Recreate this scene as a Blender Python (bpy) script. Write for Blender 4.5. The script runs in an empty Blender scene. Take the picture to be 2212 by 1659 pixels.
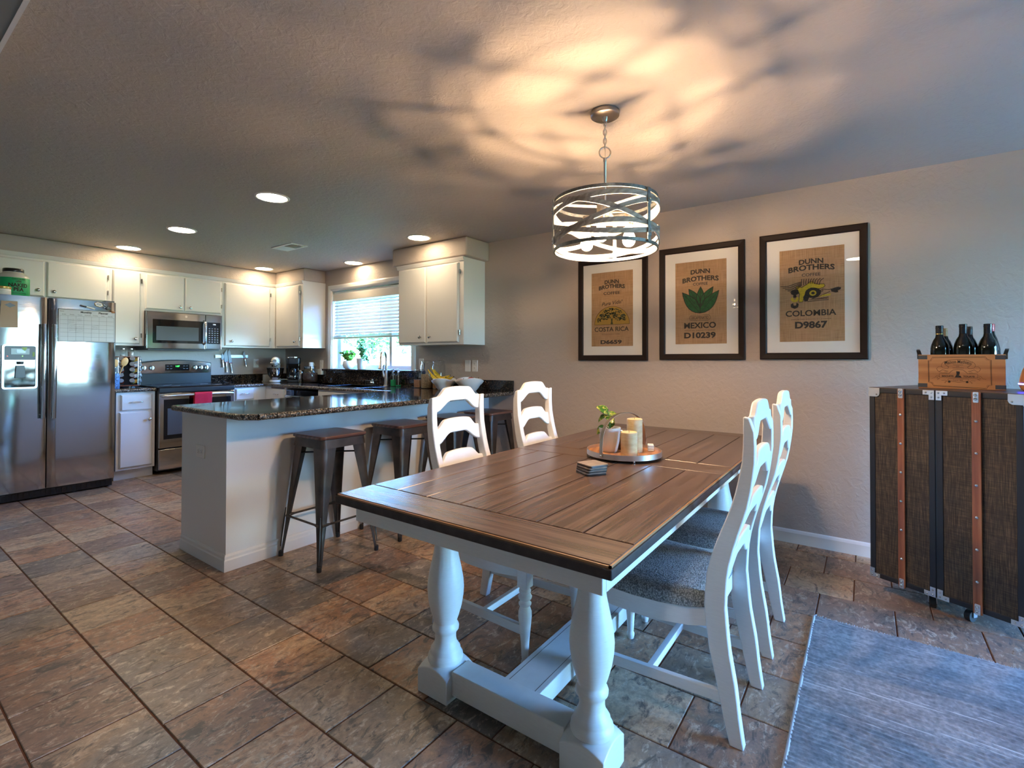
import bpy, bmesh, math, random
from math import sin, cos, pi, radians, sqrt, atan2, hypot
from mathutils import Vector, Matrix, Euler

SC = bpy.context.scene
COL = SC.collection
rnd = random.Random(7)

# ------------------------------------------------------------------ camera
W, D, H = 3.787, 6.686, 2.373          # right wall x, kitchen wall y, ceiling z
CAM_H = 1.2252
yaw, pit, rol = radians(35.7302), radians(0.615), radians(0.0804)
fw = Vector((cos(yaw), sin(yaw), 0)); rt = Vector((sin(yaw), -cos(yaw), 0)); up = Vector((0, 0, 1))
f2 = fw * cos(pit) + up * sin(pit); u2 = up * cos(pit) - fw * sin(pit)
r3 = rt * cos(rol) + u2 * sin(rol); u3 = u2 * cos(rol) - rt * sin(rol)
cd = bpy.data.cameras.new('camera')
cd.sensor_fit = 'HORIZONTAL'; cd.sensor_width = 36.0
cd.lens = 1062.27 * 36.0 / 2212.0
cd.shift_y = -(829.5 - 764.87) / 2212.0
cd.clip_start = 0.02
cam = bpy.data.objects.new('camera', cd); COL.objects.link(cam)
cam.matrix_world = Matrix(((r3.x, u3.x, -f2.x, 0), (r3.y, u3.y, -f2.y, 0), (r3.z, u3.z, -f2.z, CAM_H), (0, 0, 0, 1)))
SC.camera = cam

# ------------------------------------------------------------------ light
SC.view_settings.view_transform = 'Standard'
SC.view_settings.look = 'None'
SC.view_settings.gamma = 1.0
SC.view_settings.use_curve_mapping = False
SC.view_settings.exposure = 1.15
SC.cycles.max_bounces = 8
SC.cycles.diffuse_bounces = 5
SC.cycles.glossy_bounces = 4
SC.cycles.transmission_bounces = 6
SC.cycles.transparent_max_bounces = 16
SC.cycles.caustics_reflective = False
SC.cycles.caustics_refractive = False
SC.cycles.sample_clamp_indirect = 4.0

SKY_STRENGTH = 6.8
wd = bpy.data.worlds.new('sky'); SC.world = wd; wd.use_nodes = True
nt = wd.node_tree; nt.nodes.clear()
sk = nt.nodes.new('ShaderNodeTexSky'); sk.sky_type = 'NISHITA'; sk.sun_disc = False
sk.sun_elevation = radians(48); sk.sun_rotation = radians(300); sk.air_density = 1.0; sk.dust_density = 0.3; sk.ozone_density = 2.5
bgn = nt.nodes.new('ShaderNodeBackground'); bgn.inputs[1].default_value = SKY_STRENGTH
wo = nt.nodes.new('ShaderNodeOutputWorld')
mxn = nt.nodes.new('ShaderNodeMixRGB'); mxn.blend_type = 'MULTIPLY'; mxn.inputs[0].default_value = 1.0; mxn.inputs[2].default_value = (0.52, 0.85, 1.28, 1)
nt.links.new(sk.outputs[0], mxn.inputs[1]); nt.links.new(mxn.outputs[0], bgn.inputs[0]); nt.links.new(bgn.outputs[0], wo.inputs[0])

def lamp(name, kind, loc, energy, color, **kw):
    l = bpy.data.lights.new(name, kind); l.energy = energy; l.color = color
    for k, v in kw.items():
        if k not in ('aim', 'portal'): setattr(l, k, v)
    o = bpy.data.objects.new(name, l); COL.objects.link(o); o.location = loc
    if 'aim' in kw: o.rotation_euler = Vector(kw['aim']).to_track_quat('-Z', 'Y').to_euler()
    if kw.get('portal'): l.cycles.is_portal = True
    return o
SUN_DIR = Vector((0.62, -0.42, -0.95))      # light travels this way: over the roof, towards the garden
lamp('sun', 'SUN', (0, 0, 12), 5.0, (1.0, 0.93, 0.82), angle=0.01, aim=SUN_DIR)
lamp('garden_door_daylight', 'AREA', (2.89, -3.27, 1.02), 1.0, (1, 1, 1), shape='RECTANGLE', size=1.75, size_y=2.0, aim=(0, 1, 0), portal=True)
lamp('kitchen_window_daylight', 'AREA', (W + 0.17, 4.84, 1.6), 1.0, (1, 1, 1), shape='RECTANGLE', size=1.5, size_y=1.05, aim=(-1, 0, 0), portal=True)

# ------------------------------------------------------------------ geometry helper
class G:
    def __init__(s): s.v = []; s.f = []
    def add(s, vs, fs):
        o = len(s.v); s.v += [tuple(v) for v in vs]; s.f += [tuple(i + o for i in f) for f in fs]; return s
    def box(s, a, b):
        x0, y0, z0 = a; x1, y1, z1 = b
        return s.add([(x0,y0,z0),(x1,y0,z0),(x1,y1,z0),(x0,y1,z0),(x0,y0,z1),(x1,y0,z1),(x1,y1,z1),(x0,y1,z1)],
                     [(0,3,2,1),(4,5,6,7),(0,1,5,4),(1,2,6,5),(2,3,7,6),(3,0,4,7)])
    def obox(s, c, ax, ay, az):
        c = Vector(c); ax, ay, az = Vector(ax), Vector(ay), Vector(az)
        vs = [c + ax*i + ay*j + az*k for k in (-1, 1) for (i, j) in ((-1,-1),(1,-1),(1,1),(-1,1))]
        return s.add(vs, [(0,3,2,1),(4,5,6,7),(0,1,5,4),(1,2,6,5),(2,3,7,6),(3,0,4,7)])
    def cbox(s, a, b, c=0.003):
        """box with chamfered top edges (12 to 20 triangles)"""
        x0, y0, z0 = a; x1, y1, z1 = b
        vs = [(x0,y0,z0),(x1,y0,z0),(x1,y1,z0),(x0,y1,z0),(x0,y0,z1-c),(x1,y0,z1-c),(x1,y1,z1-c),(x0,y1,z1-c),
              (x0+c,y0+c,z1),(x1-c,y0+c,z1),(x1-c,y1-c,z1),(x0+c,y1-c,z1)]
        return s.add(vs, [(0,3,2,1),(8,9,10,11)] + [(i,(i+1)%4,4+(i+1)%4,4+i) for i in range(4)] + [(4+i,4+(i+1)%4,8+(i+1)%4,8+i) for i in range(4)])
    def cyl(s, p, q, r0, r1=None, n=16, caps=True):
        p, q = Vector(p), Vector(q); r1 = r0 if r1 is None else r1
        d = (q - p).normalized(); a = d.orthogonal().normalized(); b = d.cross(a)
        vs = []
        for c, r in ((p, r0), (q, r1)):
            vs += [c + a*(r*cos(2*pi*i/n)) + b*(r*sin(2*pi*i/n)) for i in range(n)]
        fs = [(i, (i+1) % n, n + (i+1) % n, n + i) for i in range(n)]
        if caps: fs += [tuple(range(n-1, -1, -1)), tuple(range(n, 2*n))]
        return s.add(vs, fs)
    def lathe(s, prof, n=24, c=(0,0,0), ax=None, sx=1.0, sy=1.0):
        """profile of (radius, height); turned about z through c, or about axis ax"""
        c = Vector(c)
        if ax is None: X, Y, Z = Vector((sx,0,0)), Vector((0,sy,0)), Vector((0,0,1))
        else:
            Z = Vector(ax).normalized(); X = Z.orthogonal().normalized(); Y = Z.cross(X)
        vs = []; rows = []
        for r, h in prof:
            if r < 1e-6: rows.append([len(vs)]); vs.append(c + Z*h)
            else:
                rows.append(list(range(len(vs), len(vs)+n)))
                vs += [c + Z*h + X*(r*cos(2*pi*i/n)) + Y*(r*sin(2*pi*i/n)) for i in range(n)]
        fs = []
        for a, b in zip(rows, rows[1:]):
            for i in range(n):
                j = (i+1) % n
                if len(a) == 1 and len(b) == 1: continue
                if len(a) == 1: fs.append((a[0], b[j], b[i]))
                elif len(b) == 1: fs.append((a[i], a[j], b[0]))
                else: fs.append((a[i], a[j], b[j], b[i]))
        if len(rows[0]) > 1: fs.append(tuple(reversed(rows[0])))
        if len(rows[-1]) > 1: fs.append(tuple(rows[-1]))
        return s.add(vs, fs)
    def lathe_open(s, prof, n=24, c=(0,0,0)):
        k = len(s.f); s.lathe(prof, n, c)
        while len(s.f) > k and len(s.f[-1]) == n and n > 4: s.f.pop()
        return s
    def tube(s, pts, r, n=8, closed=False, flat=None):
        """round tube along pts; r number or list; flat=(vector) gives an elliptic/flat section: r along it is scaled"""
        P = [Vector(p) for p in pts]; m = len(P); R = r if isinstance(r, (list, tuple)) else [r]*m
        vs = []; prev = None
        for i in range(m):
            a = P[(i-1) % m] if (closed or i > 0) else P[i]; b = P[(i+1) % m] if (closed or i < m-1) else P[i]
            t = (b - a).normalized()
            if prev is None: nrm = t.orthogonal().normalized()
            else:
                nrm = prev - t*prev.dot(t)
                nrm = nrm.normalized() if nrm.length > 1e-6 else t.orthogonal().normalized()
            prev = nrm; bi = t.cross(nrm)
            vs += [P[i] + nrm*(R[i]*cos(2*pi*k/n)) + bi*(R[i]*sin(2*pi*k/n)) for k in range(n)]
        fs = []
        for i in range(m if closed else m-1):
            j = (i+1) % m
            for k in range(n): fs.append((i*n+k, i*n+(k+1) % n, j*n+(k+1) % n, j*n+k))
        if not closed: fs += [tuple(range(n-1, -1, -1)), tuple(range((m-1)*n, m*n))]
        return s.add(vs, fs)
    def sweep(s, rings, closed=False, caps=True):
        """rings: list of point loops of equal length"""
        m = len(rings); n = len(rings[0]); vs = [p for r in rings for p in r]; fs = []
        for i in range(m if closed else m-1):
            j = (i+1) % m
            for k in range(n): fs.append((i*n+k, i*n+(k+1) % n, j*n+(k+1) % n, j*n+k))
        if caps and not closed: fs += [tuple(range(n-1, -1, -1)), tuple(range((m-1)*n, m*n))]
        return s.add(vs, fs)
    def strap(s, pts, w, t, side):
        """flat band along pts: width w along the vector(s) side, thickness t"""
        P = [Vector(p) for p in pts]; rings = []
        for i, p in enumerate(P):
            a = P[max(0, i-1)]; b = P[min(len(P)-1, i+1)]; tg = (b - a).normalized()
            sd = Vector(side[i] if isinstance(side, list) else side); sd = (sd - tg*sd.dot(tg)).normalized(); nn = tg.cross(sd)
            rings.append([p + sd*(w/2) + nn*(t/2), p - sd*(w/2) + nn*(t/2), p - sd*(w/2) - nn*(t/2), p + sd*(w/2) - nn*(t/2)])
        return s.sweep(rings)
    def prism(s, loop, vec):
        n = len(loop); A = [Vector(p) for p in loop]; B = [p + Vector(vec) for p in A]
        return s.add(A + B, [tuple(range(n-1, -1, -1)), tuple(range(n, 2*n))] + [(i, (i+1) % n, n+(i+1) % n, n+i) for i in range(n)])
    def ball(s, c, r, n=12, m=8, sc=(1,1,1)):
        c = Vector(c); prof = [(0,-1)] + [(sin(pi*i/m), -cos(pi*i/m)) for i in range(1, m)] + [(0,1)]
        g = G().lathe(prof, n); return s.add([(c.x+v[0]*r*sc[0], c.y+v[1]*r*sc[1], c.z+v[2]*r*sc[2]) for v in g.v], g.f)
    def grid(s, fn, nu, nv, thick=None):
        """surface fn(u,v) u,v in 0..1"""
        vs = [fn(i/nu, j/nv) for j in range(nv+1) for i in range(nu+1)]
        return s.add(vs, [(j*(nu+1)+i, j*(nu+1)+i+1, (j+1)*(nu+1)+i+1, (j+1)*(nu+1)+i) for j in range(nv) for i in range(nu)])
    def xf(s, M):
        s.v = [tuple(M @ Vector(v)) for v in s.v]; return s
    def mesh(s, name, mat=None, smooth=None):
        bm = bmesh.new(); vv = [bm.verts.new(v) for v in s.v]
        for f in s.f:
            try: bm.faces.new([vv[i] for i in f])
            except ValueError: pass
        bmesh.ops.recalc_face_normals(bm, faces=bm.faces)
        me = bpy.data.meshes.new(name); bm.to_mesh(me); bm.free()
        if smooth:
            me.polygons.foreach_set('use_smooth', [True]*len(me.polygons)); me.set_sharp_from_angle(angle=radians(smooth))
        if mat: me.materials.append(mat)
        return me
    def obj(s, name, mat, parent=None, smooth=None, bevel=None, seg=2, mods=()):
        o = bpy.data.objects.new(name, s.mesh(name, mat, smooth)); COL.objects.link(o)
        if parent: o.parent = parent
        if bevel:
            b = o.modifiers.new('bevel', 'BEVEL'); b.width = bevel; b.segments = seg; b.limit_method = 'ANGLE'; b.angle_limit = radians(40); b.harden_normals = False
            if not smooth:
                o.data.polygons.foreach_set('use_smooth', [True]*len(o.data.polygons)); o.data.set_sharp_from_angle(angle=radians(180)) if False else None
                wn = o.modifiers.new('wn', 'WEIGHTED_NORMAL'); wn.keep_sharp = True
        return o

def tag(o, label=None, cat=None, group=None, kind=None):
    if label: o['label'] = label
    if cat: o['category'] = cat
    if group: o['group'] = group
    if kind: o['kind'] = kind
    return o
def thing(name, label, cat, loc=(0,0,0), rot=None, group=None):
    o = bpy.data.objects.new(name, None); COL.objects.link(o); o.empty_display_size = 0.05
    o.location = loc
    if rot is not None:
        if isinstance(rot, (int, float)): o.rotation_euler = (0, 0, rot)
        else: o.rotation_euler = rot.to_euler()
    return tag(o, label, cat, group)
def structure(o, label=None): o['kind'] = 'structure'; (o.__setitem__('label', label) if label else None); return o
def dup(root, loc, rot=None, label=None, group=None, mats=None):
    r = root.copy(); COL.objects.link(r); r.location = loc
    if rot is not None: r.rotation_euler = (0, 0, rot)
    if label: r['label'] = label
    if group: r['group'] = group
    for ch in root.children:
        c = ch.copy(); COL.objects.link(c); c.parent = r
        if mats and ch.name.split('.')[0] in mats:
            c.data = ch.data.copy(); c.data.materials.clear(); c.data.materials.append(mats[ch.name.split('.')[0]])
        for g in ch.children:
            d = g.copy(); COL.objects.link(d); d.parent = c
    return r
def basis(X, Y, Z): return Matrix(((X[0],Y[0],Z[0]),(X[1],Y[1],Z[1]),(X[2],Y[2],Z[2])))
FX = basis((0,-1,0),(0,0,1),(-1,0,0))       # local x right, y up, z out of a thing that faces -x (right wall)
FY = basis((1,0,0),(0,0,1),(0,-1,0))        # ... of a thing that faces -y (kitchen wall)
def text(body, size, mat, parent, at=(0,0,0), name='lettering', ext=0.0006, bold=0.0, sx=1.0, align='CENTER', shear=0.0, rotz=0.0, space=1.0):
    c = bpy.data.curves.new(name, 'FONT'); c.body = body; c.size = size; c.extrude = ext; c.offset = bold; c.shear = shear
    c.align_x = align; c.align_y = 'CENTER'; c.space_character = space; c.resolution_u = 3
    t = bpy.data.objects.new(name + '_curve', c); COL.objects.link(t); bpy.context.view_layer.update()
    me = bpy.data.meshes.new_from_object(t); bpy.data.objects.remove(t); bpy.data.curves.remove(c)
    me.transform(Matrix.Translation(at) @ Matrix.Rotation(rotz, 4, 'Z') @ Matrix.Diagonal((sx, 1, 1, 1)))
    me.materials.clear(); me.materials.append(mat)
    o = bpy.data.objects.new(name, me); COL.objects.link(o); o.parent = parent
    return o
def arc(c, r, a0, a1, n, z=0.0, ry=None):
    ry = r if ry is None else ry
    return [(c[0]+r*cos(a0+(a1-a0)*i/n), c[1]+ry*sin(a0+(a1-a0)*i/n), z) for i in range(n+1)]
def rrect(x0, y0, x1, y1, r, z=0.0, n=4):
    return (arc((x1-r,y1-r), r, 0, pi/2, n, z) + arc((x0+r,y1-r), r, pi/2, pi, n, z) + arc((x0+r,y0+r), r, pi, 1.5*pi, n, z) + arc((x1-r,y0+r), r, 1.5*pi, 2*pi, n, z))

# ------------------------------------------------------------------ materials
class NM:
    def __init__(s, name):
        s.m = bpy.data.materials.new(name); s.m.use_nodes = True; s.t = s.m.node_tree
        s.b = s.t.nodes['Principled BSDF']; s.out = s.t.nodes['Material Output']
    def n(s, typ, ins=None, **kw):
        nd = s.t.nodes.new('ShaderNode' + typ)
        for k, v in kw.items(): setattr(nd, k, v)
        for k, v in (ins or {}).items():
            if hasattr(v, 'is_output') or v.__class__.__name__.startswith('NodeSocket'): s.t.links.new(v, nd.inputs[k])
            else: nd.inputs[k].default_value = v
        return nd
    def set(s, **kw):
        for k, v in kw.items():
            k = k.replace('_', ' ').title().replace('Ior', 'IOR')
            i = s.b.inputs[k]
            if v.__class__.__name__.startswith('NodeSocket'): s.t.links.new(v, i)
            elif isinstance(v, tuple) and len(v) == 3 and i.type == 'RGBA': i.default_value = (*v, 1)
            else: i.default_value = v
        return s
    def coord(s, scale=(1,1,1), random=False, rot=(0,0,0)):
        tc = s.n('TexCoord').outputs['Object']
        if random:
            oi = s.n('ObjectInfo').outputs['Random']
            mu = s.n('Math', {0: oi, 1: 37.0}, operation='MULTIPLY').outputs[0]
            tc = s.n('VectorMath', {0: tc, 1: mu}, operation='ADD').outputs[0]
        return s.n('Mapping', {'Vector': tc, 'Scale': scale, 'Rotation': rot}).outputs[0]
    def noise(s, vec, scale=5, detail=3, rough=0.55, dist=0.0):
        return s.n('TexNoise', {'Vector': vec, 'Scale': scale, 'Detail': detail, 'Roughness': rough, 'Distortion': dist}).outputs[0]
    def ramp(s, fac, stops, interp='LINEAR'):
        r = s.n('ValToRGB', {0: fac}); r.color_ramp.interpolation = interp
        e = r.color_ramp.elements
        while len(e) < len(stops): e.new(0.5)
        for el, (p, c) in zip(e, stops):
            el.position = p; el.color = (*c, 1) if isinstance(c, tuple) else (c, c, c, 1)
        return r.outputs[0]
    def mix(s, fac, a, b, mode='MIX'):
        nd = s.n('MixRGB', {0: fac}, blend_type=mode)
        for i, v in ((1, a), (2, b)):
            if isinstance(v, tuple): nd.inputs[i].default_value = (*v, 1)
            else: s.t.links.new(v, nd.inputs[i])
        return nd.outputs[0]
    def bump(s, h, strength=0.3, dist=0.01):
        return s.set(normal=s.n('Bump', {'Height': h, 'Strength': strength, 'Distance': dist}).outputs[0])
def mat(name, col, rough=0.5, metal=0.0, bump=None, var=None, **kw):
    m = NM(name); m.set(base_color=col, roughness=rough, metallic=metal, **kw)
    if var:      # (scale, amount) soft tone variation of the colour itself
        h = m.noise(m.coord(random=True), var[0], 4)
        d = tuple(c*(1-var[1]) for c in col); l = tuple(min(1, c*(1+var[1])) for c in col)
        m.set(base_color=m.ramp(h, [(0.3, d), (0.7, l)]))
    if bump:     # (scale, strength, distance)
        m.bump(m.noise(m.coord(), bump[0], 3), bump[1], bump[2])
    return m.m
def emit(name, col, strength):
    m = NM(name); m.set(base_color=(0,0,0), emission_color=col, emission_strength=strength); return m.m
def thin_glass(name, tint=(1,1,1), rough=0.0, refl=1.0):
    m = NM(name); fc = m.n('LayerWeight', {'Blend': 0.5}).outputs['Facing']      # Schlick reflectance, the same from both sides of a pane
    fc = m.n('Math', {0: fc, 1: 5.0}, operation='POWER').outputs[0]
    fr = m.n('Math', {0: fc, 1: 0.96*refl}, operation='MULTIPLY').outputs[0]
    fr = m.n('Math', {0: fr, 1: 0.04*refl}, operation='ADD').outputs[0]
    tr = m.n('BsdfTransparent', {'Color': (*tint, 1)}).outputs[0]; gl = m.n('BsdfGlossy', {'Roughness': rough}).outputs[0]
    mx = m.n('MixShader', {0: fr, 1: tr, 2: gl}).outputs[0]; m.t.links.new(mx, m.out.inputs[0]); return m.m
def wood(name, cols, axis=0, scale=1.0, rough=0.4, streak=1.0, bump=0.15, wvf=0.35):
    m = NM(name); st = [14*scale]*3; st[axis] = 1.1*scale
    v = m.coord(tuple(st), random=True)
    n1 = m.noise(v, 1.6, 6, 0.62, 1.2)
    st2 = [90*scale]*3; st2[axis] = 3.0*scale
    n2 = m.noise(m.coord(tuple(st2), random=True), 1.5, 3, 0.6)
    wv = m.n('TexWave', {'Vector': v, 'Scale': 0.55, 'Distortion': 7.0, 'Detail': 3.0, 'Detail Scale': 0.8}, wave_type='RINGS', rings_direction=('X','Y','Z')[axis]).outputs['Fac']
    a = m.mix(wvf, n1, wv); a = m.mix(0.30*streak, a, n2)
    c = m.ramp(a, [(0.28, cols[0]), (0.5, cols[1]), (0.72, cols[2])])
    m.set(base_color=c, roughness=rough); m.bump(a, bump, 0.002); return m.m

WALLC = (0.47, 0.405, 0.36)
def plaster(name, col, sc, st, dist, col2=None):
    m = NM(name); v = m.coord()
    n1 = m.noise(v, sc, 4, 0.6, 0.4); n2 = m.noise(v, sc*0.22, 3, 0.5, 0.8)
    h = m.mix(0.45, n1, m.ramp(n2, [(0.42, 0.0), (0.60, 1.0)]))
    m.set(base_color=col, roughness=0.62); m.bump(h, st, dist); return m.m
M_wall = plaster('wall_paint', WALLC, 95, 0.5, 0.004)
M_ceil = plaster('ceiling_paint', (0.45, 0.395, 0.35), 110, 0.55, 0.005)
M_cab = mat('cabinet_paint', (0.74, 0.725, 0.70), 0.32, bump=(160, 0.05, 0.002))
M_trim = mat('trim_paint', (0.78, 0.77, 0.75), 0.35)
M_pen = mat('bar_paint', (0.74, 0.735, 0.73), 0.4, bump=(220, 0.12, 0.002))
M_plate = mat('plate_plastic', (0.80, 0.78, 0.74), 0.35)
def distressed(name, base, spot, amount=0.64):
    m = NM(name); v = m.coord((1,1,1), random=True)
    n = m.noise(m.coord((3,3,14), random=True), 9, 6, 0.72); big = m.noise(v, 4, 2)
    f = m.ramp(m.mix(0.35, n, big), [(amount, 0.0), (amount+0.07, 0.8)])
    soft = m.noise(m.coord((6,6,40), random=True), 5, 3)
    b = m.mix(m.ramp(soft, [(0.35, 0.0), (0.7, 0.35)]), base, tuple(c*0.86 for c in base))
    m.set(base_color=m.mix(f, b, spot), roughness=0.42); m.bump(n, 0.06, 0.002); return m.m
M_chair = distressed('chair_paint', (0.80, 0.79, 0.775), (0.42, 0.30, 0.20), 0.70)
M_ped = distressed('table_base_paint', (0.74, 0.735, 0.69), (0.30, 0.26, 0.20), 0.645)
M_oak = wood('dark_oak', ((0.030,0.018,0.014), (0.120,0.073,0.054), (0.178,0.114,0.087)), 0, 0.8, 0.27, 1.75, 0.10, 0.22)
M_oakc = wood('dark_oak_cross', ((0.032,0.019,0.015), (0.126,0.077,0.056), (0.188,0.120,0.090)), 1, 0.8, 0.27, 1.75, 0.10, 0.22)
M_edge = mat('table_edge_paint', (0.038, 0.030, 0.028), 0.5, var=(30, 0.3), specular_ior_level=0.3)
M_edgeline = mat('table_rubbed_line', (0.30, 0.15, 0.06), 0.5)
M_seatwood = wood('stool_wood', ((0.03,0.013,0.010), (0.10,0.043,0.030), (0.17,0.078,0.05)), 0, 1.3, 0.32)
M_trayw = wood('tray_wood', ((0.33,0.14,0.06), (0.50,0.23,0.10), (0.62,0.31,0.14)), 0, 1.5, 0.4)
M_crate = wood('crate_wood', ((0.38,0.15,0.05), (0.52,0.235,0.085), (0.60,0.30,0.12)), 0, 0.8, 0.5, 0.7)
M_crates = wood('crate_wood_side', ((0.38,0.15,0.05), (0.52,0.235,0.085), (0.60,0.30,0.12)), 2, 0.8, 0.5, 0.7)
M_strapw = wood('trunk_slat_wood', ((0.16,0.050,0.022), (0.28,0.098,0.042), (0.42,0.185,0.075)), 1, 1.0, 0.42)
M_spoon = mat('spoon_wood', (0.58, 0.30, 0.10), 0.5, var=(12, 0.25))
M_gun = NM('stool_gunmetal'); _v = M_gun.coord((1,1,1), random=True)
M_gun.set(base_color=M_gun.ramp(M_gun.noise(_v, 9, 4), [(0.3,(0.045,0.039,0.037)),(0.7,(0.105,0.085,0.074))]), metallic=0.7, roughness=0.40); M_gun = M_gun.m
M_rubber = mat('black_rubber', (0.015,0.015,0.016), 0.55)
M_nickel = mat('brushed_nickel', (0.62,0.55,0.47), 0.28, 1.0)
M_chrome = mat('chrome', (0.80,0.80,0.80), 0.10, 1.0)
M_knob = mat('knob_nickel', (0.55,0.53,0.50), 0.22, 1.0)
M_alu = mat('aluminium', (0.72,0.73,0.75), 0.3, 1.0)
M_galv = mat('galvanized_dark', (0.16,0.17,0.17), 0.45, 0.8, var=(60,0.35))
M_bandw = wood('lamp_band_wood', ((0.20,0.185,0.165), (0.30,0.275,0.245), (0.40,0.37,0.33)), 0, 2.0, 0.6)
M_black = mat('black_plastic', (0.012,0.012,0.013), 0.3)
M_gloss = mat('black_glass', (0.006,0.006,0.007), 0.05)
M_dgrey = mat('dark_grey_plastic', (0.07,0.075,0.08), 0.35)
M_white = mat('white_ceramic', (0.87,0.86,0.84), 0.3)
M_whitem = mat('white_matte', (0.80,0.79,0.77), 0.6)
def stainless(name, axis):
    m = NM(name); st = [260]*3; st[axis] = 2.0
    n = m.noise(m.coord(tuple(st)), 1.0, 2)
    m.set(base_color=(0.43,0.42,0.41), metallic=1.0, roughness=m.ramp(n, [(0.2, 0.06), (0.8, 0.11)])); m.bump(n, 0.03, 0.001); return m.m
M_ssx = stainless('stainless_brushed', 0)
M_ssz = stainless('stainless_brushed_vertical', 2)
m = NM('granite'); v = m.coord()
vo = m.n('TexVoronoi', {'Vector': v, 'Scale': 190.0}, feature='F1').outputs['Color']
sp = m.n('SeparateColor', {0: vo}).outputs[0]
big = m.noise(v, 26, 5, 0.7)
c1 = m.ramp(sp, [(0.0,(0.006,0.006,0.007)), (0.50,(0.012,0.010,0.009)), (0.66,(0.05,0.028,0.015)), (0.84,(0.16,0.105,0.06)), (0.96,(0.30,0.25,0.19))], 'CONSTANT')
m.set(base_color=m.mix(m.ramp(big, [(0.42,0.0),(0.62,0.85)]), c1, (0.012,0.010,0.009)), roughness=0.07, coat_weight=0.3); M_granite = m.m
m = NM('granite_chiselled'); v = m.coord()
sp = m.n('SeparateColor', {0: m.n('TexVoronoi', {'Vector': v, 'Scale': 150.0}).outputs['Color']}).outputs[0]
m.set(base_color=m.ramp(sp, [(0.0,(0.02,0.018,0.017)), (0.40,(0.08,0.055,0.04)), (0.62,(0.19,0.14,0.095)), (0.80,(0.34,0.28,0.22)), (0.93,(0.03,0.03,0.035))], 'CONSTANT'), roughness=0.22)
m.bump(m.noise(v, 55, 4), 0.8, 0.01); M_granedge = m.m
m = NM('slate_tile'); oi = m.n('ObjectInfo').outputs['Random']
v = m.coord((1,1,1), random=True); vs_ = m.coord((2.6,5.0,2.0), random=True, rot=(0,0,0.45))
nA = m.noise(v, 3.0, 5, 0.62, 0.9); nB = m.noise(vs_, 3.6, 9, 0.74, 1.4); nC = m.noise(v, 34, 6, 0.8); nD = m.noise(m.coord((3.2,6.5,2.0), random=True, rot=(0,0,-0.5)), 4.2, 9, 0.78, 1.0)
f = m.n('Math', {0: m.n('Math', {0: oi, 1: 0.95}, operation='MULTIPLY').outputs[0], 1: -0.47}, operation='ADD').outputs[0]
f = m.n('Math', {0: m.n('Math', {0: m.mix(0.35, nA, nB), 1: 1.25}, operation='MULTIPLY').outputs[0], 1: f}, operation='ADD').outputs[0]
c = m.ramp(f, [(0.04,(0.135,0.118,0.104)), (0.22,(0.28,0.225,0.180)), (0.40,(0.40,0.265,0.165)), (0.56,(0.62,0.45,0.29)), (0.74,(0.48,0.245,0.130)), (0.92,(0.30,0.185,0.130))])
c = m.mix(m.ramp(nD, [(0.53,0.0),(0.60,0.70)]), c, (0.72,0.58,0.43))
c = m.mix(m.ramp(nB, [(0.52,0.0),(0.61,0.86)]), c, (0.085,0.074,0.066))
c = m.mix(m.ramp(nC, [(0.42,0.0),(0.60,0.45)]), c, (0.13,0.105,0.083))
m.set(base_color=c, roughness=m.ramp(nB, [(0.3,0.26),(0.7,0.42)])); m.bump(m.mix(0.5, nB, nC), 0.20, 0.004); M_tile = m.m
M_grout = mat('grout', (0.125, 0.050, 0.026), 0.85, bump=(200,0.3,0.002))
m = NM('chair_weave'); v = m.coord((1,1,1), rot=(0,0,0.785))
h = m.n('TexVoronoi', {'Vector': m.coord((1,1.6,1), rot=(0,0,0.785)), 'Scale': 165.0}).outputs['Distance']; n = m.noise(v, 210, 3); b_ = m.noise(v, 9, 3)
m.set(base_color=m.ramp(m.mix(0.55, h, n), [(0.30,(0.50,0.51,0.50)),(0.45,(0.31,0.325,0.325)),(0.60,(0.13,0.14,0.145))]), roughness=0.9); m.bump(h, 0.5, 0.003); M_weave = m.m
m = NM('rug_pile'); v = m.coord(); vs_ = m.coord((22,3,1))
n = m.noise(vs_, 1.6, 5, 0.7); b = m.noise(v, 3.2, 4, 0.6); sp = m.noise(v, 60, 3)
c = m.ramp(m.mix(0.4, m.mix(0.5, n, b), sp), [(0.36,(0.10,0.105,0.115)),(0.50,(0.20,0.205,0.21)),(0.62,(0.34,0.335,0.33))])
m.set(base_color=c, roughness=0.95); m.bump(sp, 0.5, 0.004); M_rug = m.m
M_rugedge = mat('rug_binding', (0.46,0.46,0.46), 0.9, bump=(300,0.6,0.003))
m = NM('trunk_weave'); v = m.coord((1,1,1))
n = m.noise(m.coord((420,14,420)), 1.0, 3); n2 = m.noise(m.coord((20,380,380)), 1.0, 2)
m.set(base_color=m.ramp(m.mix(0.35, n, n2), [(0.36,(0.014,0.010,0.007)),(0.52,(0.050,0.034,0.021)),(0.68,(0.14,0.098,0.055))]), roughness=0.7); m.bump(m.mix(0.5,n,n2), 0.5, 0.002); M_trunk = m.m
M_navy = mat('trunk_edging', (0.010,0.011,0.015), 0.5, bump=(180,0.2,0.001))
m = NM('burlap'); v = m.coord()
w1 = m.noise(m.coord((9,420,9)), 1.0, 3); w2 = m.noise(m.coord((420,9,9)), 1.0, 3)
m.set(base_color=m.ramp(m.mix(0.5, w1, w2), [(0.34,(0.28,0.155,0.075)),(0.5,(0.44,0.265,0.135)),(0.68,(0.55,0.35,0.195))]), roughness=0.9); M_burlap = m.m
M_print = mat('black_print', (0.030,0.022,0.016), 0.8, var=(140,0.6))
M_greenp = mat('green_print', (0.022,0.105,0.030), 0.8, var=(60,0.3))
M_yellowp = mat('yellow_print', (0.55,0.40,0.02), 0.8, var=(90,0.2))
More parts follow.
